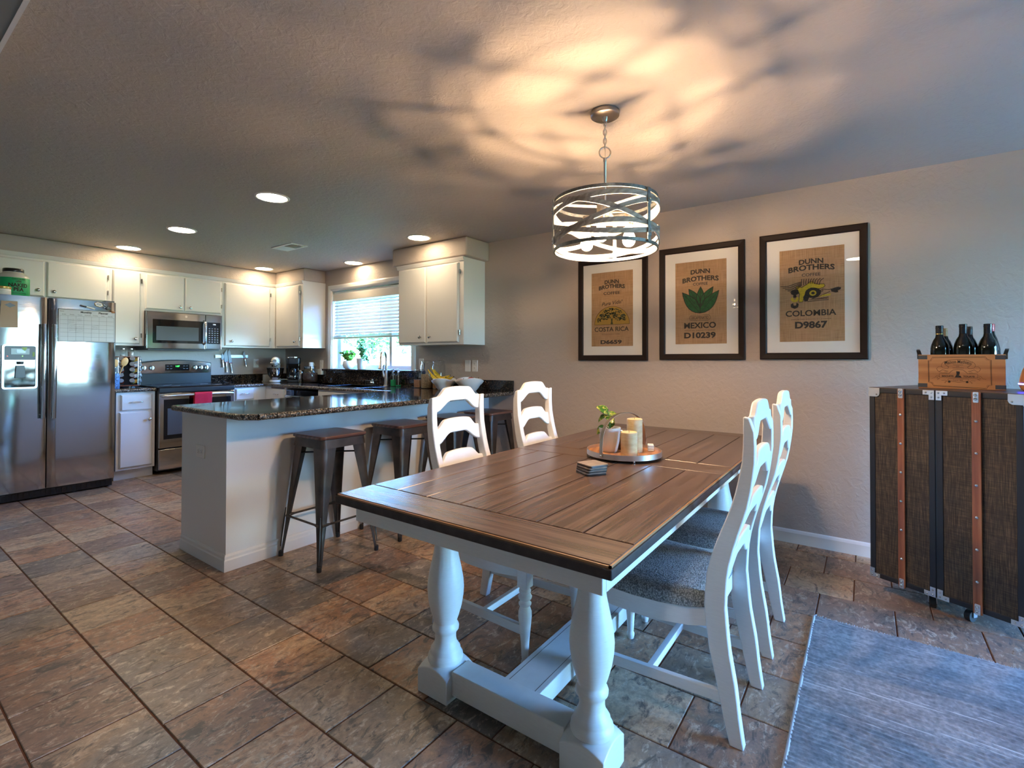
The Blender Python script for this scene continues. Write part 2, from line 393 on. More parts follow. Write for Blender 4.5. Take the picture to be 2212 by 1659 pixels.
M_ochrep = mat('ochre_print', (0.42,0.25,0.04), 0.8)
M_oliv = mat('tree_print', (0.05,0.065,0.028), 0.8, var=(160,0.5))
M_frame = mat('frame_espresso', (0.017,0.009,0.007), 0.55, specular_ior_level=0.2)
M_mat = mat('mat_board', (0.84,0.82,0.78), 0.8)
M_pglass = thin_glass('picture_glass', (1,1,1), 0.0, 0.6)
M_pane = thin_glass('window_pane', (0.97,0.99,0.99), 0.0, 1.0)
M_jar = thin_glass('jar_glass', (0.93,0.95,0.95), 0.02, 1.6)
M_bottle = mat('bottle_glass', (0.004,0.006,0.004), 0.06)
M_soil = mat('soil', (0.03,0.018,0.012), 0.9)
def leafmat(name, a, b, sc=30):
    m = NM(name); n = m.noise(m.coord(random=True), sc, 2)
    m.set(base_color=m.ramp(n, [(0.35,a),(0.65,b)]), roughness=0.45)
    m.b.inputs['Subsurface Weight'].default_value = 0.0
    return m.m
M_basil = leafmat('basil_leaf', (0.10,0.30,0.03), (0.30,0.55,0.08))
M_herb = leafmat('herb_leaf', (0.06,0.20,0.07), (0.16,0.36,0.13))
M_tree = leafmat('tree_leaf', (0.09,0.22,0.04), (0.32,0.50,0.16), 3)
M_pothos = NM('variegated_leaf'); n = M_pothos.noise(M_pothos.coord((30,30,30), random=True), 2.2, 3, 0.6, 1.0)
M_pothos.set(base_color=M_pothos.ramp(n, [(0.50,(0.035,0.115,0.008)),(0.57,(0.42,0.40,0.07))]), roughness=0.3); M_pothos = M_pothos.m
M_stem = mat('stem_green', (0.08,0.26,0.03), 0.45)
# ------------------------------------------------------------------ room shell
SX, RY = -2.0, -3.2                      # side wall x, rear wall y (behind the camera)
fl = structure(G().box((SX, RY, -0.12), (W, D, -0.004)).obj('floor', M_grout), 'slate look tile floor with red brown grout joints')
# tiles: square, every second column shifted by half a tile
TX0, TP, TY0, TQ, GR = 0.665, 0.2985, 2.541, 0.3105, 0.0058
def project(p):
    d = Vector(p) - Vector((0,0,CAM_H)); z = d.dot(f2)
    if z < 0.15: return None
    return 1106 + 1062.27*d.dot(r3)/z, 764.87 - 1062.27*d.dot(u3)/z
tiles = []
for k in range(-9, 11):
    xa, xb = TX0 + k*TP, TX0 + (k+1)*TP
    if xb < SX + 0.02 or xa > W - 0.02: continue
    sh = 0 if k % 2 == 0 else -TQ/2 - 0.0098
    for j in range(-19, 15):
        ya = TY0 + sh + j*TQ; yb = ya + TQ
        if yb < RY + 0.02 or ya > D - 0.02: continue
        if ya > 3.02 and yb < 3.62 and xa > 1.36: continue        # under the breakfast bar
        x0, x1 = max(xa, SX) + GR/2, min(xb, W) - GR/2; y0, y1 = max(ya, RY) + GR/2, min(yb, D) - GR/2
        if x1 - x0 < 0.015 or y1 - y0 < 0.015: continue
        q = [project((x, y, 0)) for x, y in ((x0,y0),(x1,y0),(x1,y1),(x0,y1))]; a = 0
        if all(q):
            cx = sum(p[0] for p in q)/4; cy = sum(p[1] for p in q)/4
            if -120 < cx < 2330 and cy < 1780: a = abs(sum(q[i][0]*q[(i+1)%4][1] - q[(i+1)%4][0]*q[i][1] for i in range(4)))/2
        tiles.append((a, x0, y0, x1, y1))
tiles.sort(key=lambda t: -t[0])
rest = G(); shared = {}
for i, (a, x0, y0, x1, y1) in enumerate(tiles):
    if i < 300 and a > 0:
        key = (round(x1-x0, 4), round(y1-y0, 4)); cx, cy = (x0+x1)/2, (y0+y1)/2
        if key not in shared:
            hx, hy = key[0]/2, key[1]/2
            shared[key] = G().cbox((-hx,-hy,-0.008), (hx,hy,0), 0.0022).mesh('tile', M_tile)
        o = bpy.data.objects.new('tile', shared[key]); COL.objects.link(o); o.parent = fl
        o.location = (cx, cy, rnd.uniform(-0.0007, 0.0)); o.rotation_euler = (rnd.uniform(-.0012,.0012), rnd.uniform(-.0012,.0012), rnd.choice((0, pi)) if True else 0)
    else: rest.cbox((x0, y0, -0.008), (x1, y1, 0), 0.0022)
tag(rest.obj('tile_field', M_tile, fl), kind='stuff')

structure(G().box((SX-.15, RY-.15, H), (W+.15, D+.15, H+0.22)).obj('ceiling', M_ceil), 'beige ceiling with knockdown texture')
WY0, WY1, WZ0, WZ1 = 4.10, 5.585, 1.10, 2.105      # kitchen window opening
g = G()
for a, b in (((W, RY-.15, -.1), (W+.15, D+.15, WZ0)), ((W, RY-.15, WZ1), (W+.15, D+.15, H)), ((W, RY-.15, WZ0), (W+.15, WY0, WZ1)), ((W, WY1, WZ0), (W+.15, D+.15, WZ1))): g.box(a, b)
structure(g.obj('wall_right', M_wall), 'greige textured wall with the three pictures and the kitchen window')
structure(G().box((SX-.15, D, -.1), (W, D+.15, H)).obj('wall_back', M_wall), 'greige kitchen wall behind the range')
DX0, DX1, DZ1 = 2.05, 3.73, 2.03
g = G()
for a, b in (((SX-.15, RY-.15, -.1), (DX0, RY, H)), ((DX1, RY-.15, -.1), (W, RY, H)), ((DX0, RY-.15, DZ1), (DX1, RY, H)), ((DX0, RY-.15, -.1), (DX1, RY, 0.0))): g.box(a, b)
structure(g.obj('wall_rear', M_wall), 'wall behind the camera with the garden door')
structure(G().box((SX-.15, RY, -.1), (SX, D, H)).obj('wall_left', M_wall), 'plain wall on the left of the camera')
# dropped beam at the top left of the picture with its pale corner bead
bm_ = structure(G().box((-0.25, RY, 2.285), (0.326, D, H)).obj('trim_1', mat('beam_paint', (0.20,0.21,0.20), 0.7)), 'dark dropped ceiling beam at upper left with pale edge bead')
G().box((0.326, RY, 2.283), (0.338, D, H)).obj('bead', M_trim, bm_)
# soffits above the wall cabinets
structure(G().box((SX, 6.394, 2.213), (W, D, H)).obj('trim_2', M_wall, bevel=0.012), 'greige soffit over the cabinets on the range wall')
structure(G().box((3.482, 5.7265, 2.213), (W, 6.394, H)).obj('trim_3', M_wall, bevel=0.012), 'greige soffit over the corner cabinet left of window')
structure(G().box((3.445, 3.0, 2.19), (W, 4.03, H)).obj('trim_4', M_wall, bevel=0.018), 'greige soffit over the cabinet right of window')
# baseboards
def baseboard(name, pts, label):
    g = G(); prof = [(0,0),(0.014,0),(0.014,0.068),(0.009,0.082),(0.004,0.088),(0,0.088)]
    for (ax, ay, bx, by, nx, ny) in pts:
        g.sweep([[(ax+nx*d, ay+ny*d, z) for d, z in prof], [(bx+nx*d, by+ny*d, z) for d, z in prof]])
    return structure(g.obj(name, M_trim), label)
baseboard('baseboard_right', [(W, RY, W, 2.985, -1, 0)], 'white baseboard under the pictures')
baseboard('baseboard_rear', [(SX, RY, DX0-.06, RY, 0, 1), (SX+.02, RY, SX+.05, RY, 0, 1)], 'white baseboard beside the garden door')
baseboard('baseboard_left', [(SX, RY+.02, SX, D, 1, 0)], 'white baseboard along the left wall')

# garden door behind the camera
dr = structure(thing('door_1', 'white framed sliding glass garden door', None, (0, RY-0.075, 0)))
def fr(name, x0, z0, x1, z1, w, y, p, m, t=0.03):
    g = G()
    for a, b in (((x0,y-t,z0),(x0+w,y+t,z1)), ((x1-w,y-t,z0),(x1,y+t,z1)), ((x0+w,y-t,z0),(x1-w,y+t,z0+w)), ((x0+w,y-t,z1-w),(x1-w,y+t,z1))): g.box(a, b)
    return g.obj(name, m, p)
fr('door_frame', DX0, 0, DX1, DZ1, 0.04, 0, dr, M_trim, 0.074)
for i in range(2):
    xa = DX0 + .04 + i*.77
    f_ = fr('sliding_panel', xa, .04, xa+.83, DZ1-.04, 0.07, -0.03+0.06*i, dr, M_trim, 0.02)
    G().box((xa+.07, -0.033+.06*i, .11), (xa+.76, -0.027+.06*i, DZ1-.11)).obj('pane', M_pane, f_)

# kitchen window
wn = structure(thing('window_1', 'white sliding kitchen window over the sink', None, (W, (WY0+WY1)/2, 0)))
hy = (WY1-WY0)/2
g = G()      # casing on the room side
prof = [(0.0,0.0),(0.012,0.0),(0.020,0.018),(0.020,0.050),(0.014,0.066),(0.0,0.068)]
for s_ in (-1, 1):
    g.sweep([[(-d, s_*(hy+o), WZ0-.02) for d, o in prof], [(-d, s_*(hy+o), WZ1+o) for d, o in prof]])
g.sweep([[(-d, -(hy+o), WZ1+o) for d, o in prof], [(-d, (hy+o), WZ1+o) for d, o in prof]])
g.obj('casing', M_trim, wn)
g = G()
for a, b in (((0.0,-hy,WZ0),(0.10,-hy+.012,WZ1)), ((0.0,hy-.012,WZ0),(0.10,hy,WZ1)), ((0.0,-hy+.012,WZ1-.012),(0.10,hy-.012,WZ1)), ((0.0,-hy+.012,WZ0),(0.10,hy-.012,WZ0+.004))): g.box(a, b)
g.obj('jamb', M_trim, wn)
def winf(name, ya, yb, x, w):
    g = G()
    for a, b in (((x,ya,WZ0+.004),(x+.03,ya+w,WZ1-.012)), ((x,yb-w,WZ0+.004),(x+.03,yb,WZ1-.012)), ((x,ya+w,WZ0+.004),(x+.03,yb-w,WZ0+.004+w)), ((x,ya+w,WZ1-.012-w),(x+.03,yb-w,WZ1-.012))): g.box(a, b)
    o = g.obj(name, M_trim, wn, bevel=0.003)
    G().box((x+.013, ya+w, WZ0+.004+w), (x+.017, yb-w, WZ1-.012-w)).obj('pane', M_pane, o)
winf('sash', -hy+.012, -0.30, 0.060, 0.045)
winf('sash', -0.345, hy-.012, 0.095, 0.05)
# blind: head rail, valance, slats and bottom rail are parts
G().box((-.055, -hy-.165, 1.0765), (.055, hy+.16, 1.1005)).obj('sill', M_granite, wn, bevel=.003)
bl = thing('window_blind', 'white slatted venetian blind half lowered in the kitchen window', 'blind', (W+0.035, (WY0+WY1)/2, 0))
G().box((-.02,-hy+.02,2.035),(.03,hy-.02,2.085)).obj('head_rail', M_trim, bl, bevel=0.004)
G().box((-.034,-hy+.016,1.965),(-.026,hy-.016,2.055)).obj('valance', mat('valance_paint', (0.70,0.66,0.60), 0.5), bl, bevel=0.002)
M_slat = mat('blind_slat', (0.74,0.72,0.69), 0.45)
sl = None; nz = 11
for i in range(nz):
    z = 1.955 - i*0.0395
    if sl is None:
        a = radians(57); g = G(); c_, s_ = cos(a), sin(a); pts = [(-.025,0),(-.012,.0025),(0,.0033),(.012,.0025),(.025,0)]
        loop = [(u*c_ - v*s_, u*s_ + v*c_) for u, v in pts] + [(u*c_ - (v-.0028)*s_, u*s_ + (v-.0028)*c_) for u, v in reversed(pts)]
        g.sweep([[(x, -hy+.022, zz) for x, zz in loop], [(x, hy-.022, zz) for x, zz in loop]])
        sl = g.mesh('slat', M_slat, 40)
    o = bpy.data.objects.new('slat', sl); COL.objects.link(o); o.parent = bl; o.location = (0, 0, z)
for i in range(4): G().box((-.024,-hy+.022,1.503+i*.0075),(.024,hy-.022,1.5065+i*.0075)).obj('slat', M_slat, bl)
G().box((-.022,-hy+.02,1.482),(.022,hy-.02,1.500)).obj('bottom_rail', M_slat, bl, bevel=0.003)
g = G()
for y in (-0.62, -0.2, 0.2, 0.62): g.cyl((-.028, y, 1.49), (-.028, y, 2.04), 0.0015, n=5)
g.cyl((-.036, hy-.06, 1.16), (-.036, hy-.06, 2.04), 0.002, n=5)
tag(g.obj('ladder_cord', M_slat, bl), kind='stuff')

# ------------------------------------------------------------------ ceiling fittings
M_led = emit('led_lens', (1.0, 0.76, 0.48), 30.0)
M_ledc = emit('led_lens_cool', (1.0, 0.86, 0.66), 40.0)
M_ledn = emit('led_lens_neutral', (1.0, 0.84, 0.66), 58.0)
def downlight(x, y, label, m):
    t = thing('recessed_light', label, 'ceiling light', (x, y, H), group='recessed lights in the kitchen ceiling')
    G().lathe([(0.094,-.001),(0.097,-.004),(0.101,-.007),(0.109,-.007),(0.114,-.004),(0.116,0)], 32).obj('trim_ring', M_trim, t, 40)
    G().lathe([(0,-.0055),(0.094,-.0055),(0.094,-.002),(0,-.002)], 32).obj('lens', m, t)
downlight(1.828, 3.413, 'recessed ceiling light nearest the camera, above the bar end', M_ledc)
downlight(1.823, 4.925, 'recessed ceiling light in the middle of the left row', M_ledc)
downlight(1.801, 6.175, 'recessed ceiling light closest to the refrigerator cabinets', M_led)
downlight(3.215, 6.190, 'recessed ceiling light in the corner by the range wall', M_led)
downlight(3.640, 4.943, 'recessed ceiling light just above the kitchen window', M_led)
downlight(3.242, 3.415, 'recessed ceiling light beside the soffit right of window', M_led)
downlight(.764, .079, 'recessed ceiling light above the camera, mirrored in a picture', M_ledn)
vt = thing('ceiling_vent', 'white rectangular ceiling register with louvres', 'vent', (2.741, 4.778, H))
vt.rotation_euler = (0, 0, 0)
fr_ = G()
for a, b in (((-.09,-.19,-.008),(-.065,.19,0)), ((.065,-.19,-.008),(.09,.19,0)), ((-.065,-.19,-.008),(.065,-.16,0)), ((-.065,.16,-.008),(.065,.19,0))): fr_.box(a, b)
fr_.obj('vent_frame', M_trim, vt, bevel=0.002)
G().box((-.065,-.16,-.0015),(.065,.16,-.0005)).obj('duct', M_black, vt)
for i in range(12):
    s_ = 1 if i < 6 else -1; y = -.148 + i*.0269
    G().obox((0, y, -.006), (.065,0,0), (0,.010,.005*s_), (0,-.0004*s_,.0008)).obj('louvre', M_plate, vt)

# ------------------------------------------------------------------ garden
M_grass = leafmat('lawn', (0.075,0.17,0.02), (0.17,0.33,0.05), 8)
structure(G().box((-30,-40,-0.35),(40,40,-0.25)).obj('ground', M_grass), 'green lawn outside')
structure(G().box((-2,-6.2,-.25),(6.5,RY-.16,-.06)).obj('patio', mat('patio_concrete',(0.42,0.41,0.39),0.8,var=(3,0.15))), 'concrete patio outside the garden door')
M_fence = mat('fence_board', (0.52,0.47,0.42), 0.8, var=(7,0.28), bump=(40,0.3,0.004))
fe = thing('garden_fence', 'weathered grey board fence beyond the kitchen window', 'fence', (W+4.4, 0, -0.25))
bsh = None
for i in range(50):
    if bsh is None: bsh = G().prism([(0,-.068,0.05),(0,.068,0.05),(0,.068,1.45),(0,.045,1.49),(0,-.045,1.49),(0,-.068,1.45)], (0.02,0,0)).mesh('board', M_fence)
    o = bpy.data.objects.new('board', bsh); COL.objects.link(o); o.parent = fe; o.location = (rnd.uniform(-.004,.004), 6.6 + i*0.142, rnd.uniform(-.02,.015))
for z in (0.5, 1.15): G().box((-.045,6.5,z-.045),(-.006,13.7,z+.045)).obj('rail', M_fence, fe)
def bush(name, label, loc, rad, n, m, ls=0.09, seed=1, squash=0.8, trunk=0.0):
    r = random.Random(seed); t = thing(name, label, 'tree' if trunk else 'shrub', loc); g = G()
    for i in range(n):
        u, th = r.uniform(-1,1), r.uniform(0,2*pi); q = rad*(r.random()**0.4)*(0.75+0.25*sin(3*th+seed)*cos(4*u))
        c = Vector((q*sqrt(1-u*u)*cos(th), q*sqrt(1-u*u)*sin(th), trunk + rad*squash + q*u*squash))
        a = Vector((r.gauss(0,1), r.gauss(0,1), r.gauss(0,.6))).normalized(); b = a.orthogonal().normalized(); b = Matrix.Rotation(r.uniform(0,6.28),3,a) @ b
        k = ls*r.uniform(.6,1.3); g.add([c - a*k, c + b*k*.45, c + a*k, c - b*k*.45], [(0,1,2,3)])
    o = g.obj('foliage', m, t); tag(o, kind='stuff')
    b = G()
    b.tube([(0,0,-.1),(.03,0,trunk*.5+.2),(-.02,.02,trunk+rad*.8)], [.07+.02*rad,.05+.015*rad,.03], 7)
    for i in range(7):
        th = i*0.9+seed; zz = trunk+rad*squash*(.5+.12*i)
        b.tube([(0,0,trunk*.8+rad*.3),(.4*rad*cos(th),.4*rad*sin(th),zz),(.8*rad*cos(th+.3),.8*rad*sin(th+.3),zz+.25*rad)], [.03,.018,.006], 5)
    b.obj('trunk' if trunk else 'branch', mat('bark', (0.10,0.075,0.055), 0.9), t)
bush('garden_tree', 'leafy tree over the fence seen right in the kitchen window', (W+6.2, 9.6, -.25), 1.5, 2600, M_tree, .10, 3, .9, 1.1)
bush('garden_tree', 'leafy tree over the fence seen left in the kitchen window', (W+7.0, 13.6, -.25), 1.7, 2600, M_tree, .10, 5, .9, 1.0)
bush('garden_shrub', 'low green shrub in front of the garden fence', (W+3.6, 9.0, -.25), 0.40, 900, M_tree, .06, 8, .9)
for i, (x, y, r_) in enumerate(((-3, -19, 2.6), (3.5, -22, 3.0), (10, -20, 2.8))):
    bush('garden_tree', ('broad tree at the left end of the lawn behind the camera', 'broad tree in the middle of the lawn behind the camera', 'broad tree at the right end of the lawn behind the camera')[i], (x, y, -.25), r_, 900, M_tree, .26, 11+i, .8, 1.0)
# ------------------------------------------------------------------ cabinets
def knob(parent, x, y, z):
    return G().lathe([(0.006,0),(0.005,0.008),(0.005,0.014),(0.012,0.018),(0.0155,0.023),(0.015,0.028),(0.009,0.0315),(0,0.032)], 16, (x,y,z), (0,0,1)).obj('knob', M_knob, parent, 40)
def hinge(g, x, y): g.box((x-.006, y-.022, 0.001), (x+.006, y+.022, 0.012)); g.cyl((x, y-.024, .014), (x, y+.024, .014), 0.0045, n=8)
def door(parent, x0, y0, x1, y1, kx=None, ky=None, hx=None, name='door', t=0.02):
    g = G(); c = 0.010   # slab with a routed edge all round
    g.add([(x0,y0,0),(x1,y0,0),(x1,y1,0),(x0,y1,0),(x0,y0,t*.55),(x1,y0,t*.55),(x1,y1,t*.55),(x0,y1,t*.55),(x0+c,y0+c,t),(x1-c,y0+c,t),(x1-c,y1-c,t),(x0+c,y1-c,t)],
          [(0,3,2,1),(8,9,10,11)] + [(i,(i+1)%4,4+(i+1)%4,4+i) for i in range(4)] + [(4+i,4+(i+1)%4,8+(i+1)%4,8+i) for i in range(4)])
    o = g.obj(name, M_cab, parent)
    if kx is not None: knob(o, kx, ky, t)
    if hx is not None:
        g = G(); hinge(g, hx, y1-.09); hinge(g, hx, y0+.09); g.obj('hinge', M_knob, parent, 40)
    return o
def cabinet(name, label, face, origin, x0, y0, x1, y1, depth, extra=None):
    t = thing(name, label, 'cabinet', origin, face)
    G().box((x0, y0, -depth), (x1, y1, 0)).obj('carcass', M_cab, t, bevel=0.002)
    return t
YF = 6.372                                    # face of the wall cabinets on the range wall
dp = D - YF
c = cabinet('wall_cabinet', 'white two-door cabinet over the refrigerator', FY, (0, YF, 0), 0.30, 1.80, 1.700, 2.213, dp)
door(c, 0.345, 1.815, 0.70, 2.155, 0.66, 1.86); door(c, 0.72, 1.815, 1.198, 2.155, 1.150, 1.875); door(c, 1.213, 1.815, 1.672, 2.155, 1.262, 1.870, 1.684)
c = cabinet('wall_cabinet', 'narrow white cabinet between refrigerator and microwave', FY, (0, YF, 0), 1.700, 1.366, 2.004, 2.213, dp)
door(c, 1.722, 1.386, 1.962, 2.155, 1.915, 1.440, 1.975)
c = cabinet('wall_cabinet', 'short white two-door cabinet above the microwave', FY, (0, YF, 0), 2.004, 1.752, 2.800, 2.213, dp)
door(c, 2.010, 1.772, 2.382, 2.155, 2.335, 1.815); door(c, 2.392, 1.772, 2.782, 2.155, 2.438, 1.815, 2.790)
c = cabinet('wall_cabinet', 'white single-door cabinet right of the microwave', FY, (0, YF, 0), 2.800, 1.366, 3.470, 2.213, dp)
door(c, 2.828, 1.386, 3.386, 2.155, 2.90, 1.445, 3.398)
XF = 3.472; dq = W - XF
c = cabinet('wall_cabinet', 'white corner cabinet left of the kitchen window', FX, (XF, 0, 0), -6.372, 1.366, -5.727, 2.213, dq)
door(c, -6.33, 1.386, -5.790, 2.155, -5.86, 1.445, -5.778)
c = cabinet('wall_cabinet', 'white two-door cabinet hanging right of the kitchen window', FX, (XF, 0, 0), -3.95, 1.366, -3.055, 2.19, dq)
door(c, -3.942, 1.388, -3.545, 2.14, -3.605, 1.445); door(c, -3.520, 1.388, -3.115, 2.14, -3.470, 1.445, -3.096)
def cove(name, pts, nrm, parent):     # small crown strip under the soffit
    g = G(); n = Vector(nrm)
    g.sweep([[Vector(p) + n*d + Vector((0,0,z)) for d, z in ((0,-.04),(.008,-.036),(.018,-.012),(.022,0),(0,0))] for p in pts]); return g.obj(name, M_cab, parent)
cr = structure(thing('trim_5', 'thin white crown strip under the soffits', None))
cove('crown', [(0.30, YF, 2.213), (3.472, YF, 2.213)], (0,-1,0), cr); cove('crown', [(3.472, 6.372, 2.213), (3.472, 5.727, 2.213)], (-1,0,0), cr); cove('crown', [(3.472, 3.97, 2.19), (3.472, 3.05, 2.19)], (-1,0,0), cr)

# base cabinets
CT, CB = 0.922, 0.887                        # counter top / underside
def base(label, face, origin, x0, x1, depth=0.58, top=CB):
    t = thing('base_cabinet', label, 'cabinet', origin, face)
    G().box((x0, 0.10, -depth), (x1, top, 0)).obj('carcass', M_cab, t, bevel=0.002)
    if top < CB: G().box((x0, top, -.02), (x1, CB, 0)).obj('front_rail', M_cab, t)
    G().box((x0, 0.0, -depth), (x1, 0.10, -0.055)).obj('toe_kick', M_cab, t)
    return t
def pull(parent, x, y, z, w=0.045):
    g = G().tube([(x-w,y,z),(x-w*.95,y,z+.018),(x-w*.8,y,z+.024),(x+w*.8,y,z+.024),(x+w*.95,y,z+.018),(x+w,y,z)], [.0055,.005,.0042,.0042,.005,.0055], 8)
    return g.obj('handle', M_chrome, parent, 50)
b = base('white base cabinet with one drawer between refrigerator and range', FY, (0, 6.075, 0), 1.68, 2.012)
d_ = door(b, 1.715, 0.70, 1.985, 0.862, name='drawer'); pull(d_, 1.85, 0.785, .02)
door(b, 1.705, 0.125, 1.988, 0.685, 1.952, 0.60)
b = base('white drawer cabinet right of the range', FY, (0, 6.075, 0), 2.790, 3.205)
d_ = door(b, 2.825, 0.735, 3.035, 0.868, name='drawer'); pull(d_, 2.93, 0.81, .02)
door(b, 2.825, 0.125, 3.035, 0.72, 2.86, 0.62)
b = base('white base cabinet in the corner left of the dishwasher', FX, (3.185, 0, 0), -6.07, -5.60)
d_ = door(b, -5.93, 0.735, -5.63, 0.862, name='drawer'); pull(d_, -5.78, 0.80, .02)
G().box((-5.915, .868, .0), (-5.64, .884, .012)).obj('cutting_board_slot', mat('slot_brown', (0.16,0.07,0.035), 0.5), b)
door(b, -5.93, 0.125, -5.63, 0.72)
b = base('white sink cabinet under the kitchen window', FX, (3.185, 0, 0), -4.945, -3.70, top=.70)
door(b, -4.92, 0.735, -3.72, 0.868, name='drawer'); door(b, -4.92, 0.125, -4.335, 0.72, -4.37, .65); door(b, -4.305, 0.125, -3.72, 0.72, -4.27, .65)
dw = thing('dishwasher', 'stainless dishwasher under the counter near the corner', 'dishwasher', (3.185, 0, 0), FX)
G().box((-5.585, 0.10, -0.56), (-4.96, 0.862, 0.0)).obj('body', M_black, dw)
G().box((-5.58, 0.115, 0.0), (-4.965, 0.80, 0.028)).obj('door', M_ssx, dw, bevel=0.004)
G().box((-5.575, 0.80, -.01), (-4.97, 0.862, 0.010)).obj('control_strip', M_gloss, dw)
G().tube([(-5.50, .775, .03), (-5.49, .775, .065), (-5.45, .775, .072), (-5.09, .775, .072), (-5.05, .775, .065), (-5.04, .775, .03)], 0.013, 10).obj('handle', M_chrome, dw, 50)
G().box((-5.58, 0.0, -.5), (-4.965, 0.10, -.06)).obj('toe_kick', M_black, dw)

# ------------------------------------------------------------------ breakfast bar and counter tops
bar = thing('breakfast_bar', 'white painted breakfast bar base jutting into the room', 'counter', (0,0,0))
G().box((1.349, 3.003, 0.0), (W-.001, 3.615, CB)).obj('body', M_pen, bar)
g = G(); prof = [(0,0),(.014,0),(.014,.062),(.010,.070),(.010,.084),(.005,.094),(0,.096)]
n_ = [(-1,0),(-1,-1),(0,-1)]
def off(px, py, nx, ny, d): return (px+nx*d, py+ny*d)
g.sweep([[(*off(1.349,3.60,-1,0,d), z) for d, z in prof], [(*off(1.349,3.003,-1,-1,d), z) for d, z in prof], [(*off(W-.002,3.003,0,-1,d), z) for d, z in prof]])
g.obj('baseboard', M_pen, bar)
def outlet(label, loc, face, kind='outlet', w=0.070, h=0.115):
    t = thing('wall_plate' if kind != 'outlet' else 'power_outlet', label, 'outlet' if kind == 'outlet' else 'switch', loc, face)
    G().prism(rrect(-w/2,-h/2,w/2,h/2,.005), (0,0,.006)).obj('cover_plate', M_plate, t, bevel=0.002)
    if kind == 'outlet':
        for s in (-1, 1):
            o = G().prism(rrect(-.016,s*.021-.013,.016,s*.021+.013,.006,.006), (0,0,.0022)).obj('socket', M_plate, t, bevel=0.0008)
            g = G()
            for x in (-.0065, .0065): g.box((x-.0012, s*.021-.002, .0080), (x+.0012, s*.021+.006, .0086))
            g.cyl((0,s*.021-.007,.0080), (0,s*.021-.007,.0086), .0022, n=8); g.obj('slot', M_dgrey, o)
    elif kind == 'blank': G().cyl((0,.045,.006),(0,.045,.0072),.003,n=8).obj('screw', M_plate, t)
    else: G().prism(rrect(-.016,-.033,.016,.033,.002,.006), (0,0,.003)).obj('rocker', M_plate, t, bevel=0.001)
    return t
o_ = outlet('white outlet on the end of the breakfast bar', (1.3485, 3.335, 0.655), FX, w=0.115, h=0.078)
for ch in o_.children:
    if ch.name.startswith('socket'): ch.rotation_euler = (0,0,pi/2)
outlet('white outlet on the range wall left of the stand mixer', (3.372, D-.0005, 1.168), FY)
outlet('white outlet on the wall left of the kitchen window', (W-.0005, 5.805, 1.154), FX)
outlet('white outlet on the wall right of the kitchen window', (W-.0005, 3.943, 1.175), FX)
outlet('blank white wall plate right of the window, left of the pair', (W-.0005, 3.274, 1.158), FX, 'blank')
outlet('white outlet of the plate pair above the fruit bowl', (W-.0005, 3.180, 1.160), FX)

ctp = thing('countertop', 'dark speckled granite countertop with bar, corner and sink', 'countertop', (0,0,0))
SY0, SY1, SXa, SXb = 4.30, 4.93, 3.26, 3.64     # sink opening
R = 0.0175
i_ = R*0.9
outer = [(1.305+i_,3.70-i_), (1.305+i_,2.80), (1.385,2.70+i_), (W-.001,2.70+i_), (W-.001,D-.001), (2.787,D-.001), (2.787,6.04+i_), (3.147+i_,6.04+i_)]
hole = [(SXa,SY0),(SXb,SY0),(SXb,SY1),(SXa,SY1)]
loop = outer + [(3.147+i_, SY0)] + [hole[0], hole[1], hole[2], hole[3], (hole[0][0], SY0+.0001), (3.147+i_, SY0-.0001)] + [(3.147+i_,3.70-i_)]
G().prism([(x,y,CB) for x, y in loop], (0,0,CT-CB)).obj('slab', M_granite, ctp)
def bullnose(path, parent):
    pts = []
    P = [Vector((x,y,0)) for x, y in path]
    for a, b in zip(P, P[1:]):
        n = max(2, int((b-a).length/0.03))
        for k in range(n): pts.append(a.lerp(b, k/n))
    pts.append(P[-1]); rings = []
    for i, p in enumerate(pts):
        t = (pts[min(i+1,len(pts)-1)] - pts[max(i-1,0)]).normalized(); nn = Vector((t.y,-t.x,0)); w = rnd.uniform(-.0022,.0022)
        rings.append([p + nn*((cos(a)*R if abs(cos(a)) > .01 else 0)*1.0 + (w if abs(a) < 1 else 0)) + Vector((0,0,(CT+CB)/2 + R*sin(a))) for a in (-pi/2,-1.1,-.5,0,.5,1.1,pi/2)] + [p - nn*.012 + Vector((0,0,CT)), p - nn*.012 + Vector((0,0,CB))])
    return G().sweep(rings).obj('chiselled_edge', M_granedge, parent, 50)
i2 = R
bullnose([(W-.001,2.70+i2), (1.385,2.70+i2)][::-1], ctp)
bullnose([(1.305+i2,3.70-i2),(1.305+i2,2.80),(1.385,2.70+i2)], ctp)
bullnose([(2.787,6.04+i2),(3.147+i2,6.04+i2)], ctp)
bullnose([(3.147+i2,6.04+i2),(3.147+i2,3.70-i2),(1.305+i2,3.70-i2)], ctp)
def splash(a, b): return G().box(a, b).obj('backsplash', M_granite, ctp, bevel=0.002)
splash((2.787, D-.021, CT), (W-.021, D-.001, 1.024)); splash((W-.021, 5.72, CT), (W-.001, D-.001, 1.024))
splash((W-.021, 2.70, CT), (W-.001, 3.985, 1.024)); splash((W-.03, 3.985, CT), (W-.001, 5.72, 1.076))
c2 = thing('countertop', 'short granite countertop between refrigerator and range', 'countertop', (0,0,0))
G().box((1.66, 6.04+i_, CB), (2.014, D-.001, CT)).obj('slab', M_granite, c2)
bullnose([(1.66,6.04+i2),(2.014,6.04+i2)], c2); G().box((1.66, D-.021, CT), (2.014, D-.001, 1.024)).obj('backsplash', M_granite, c2, bevel=.002)
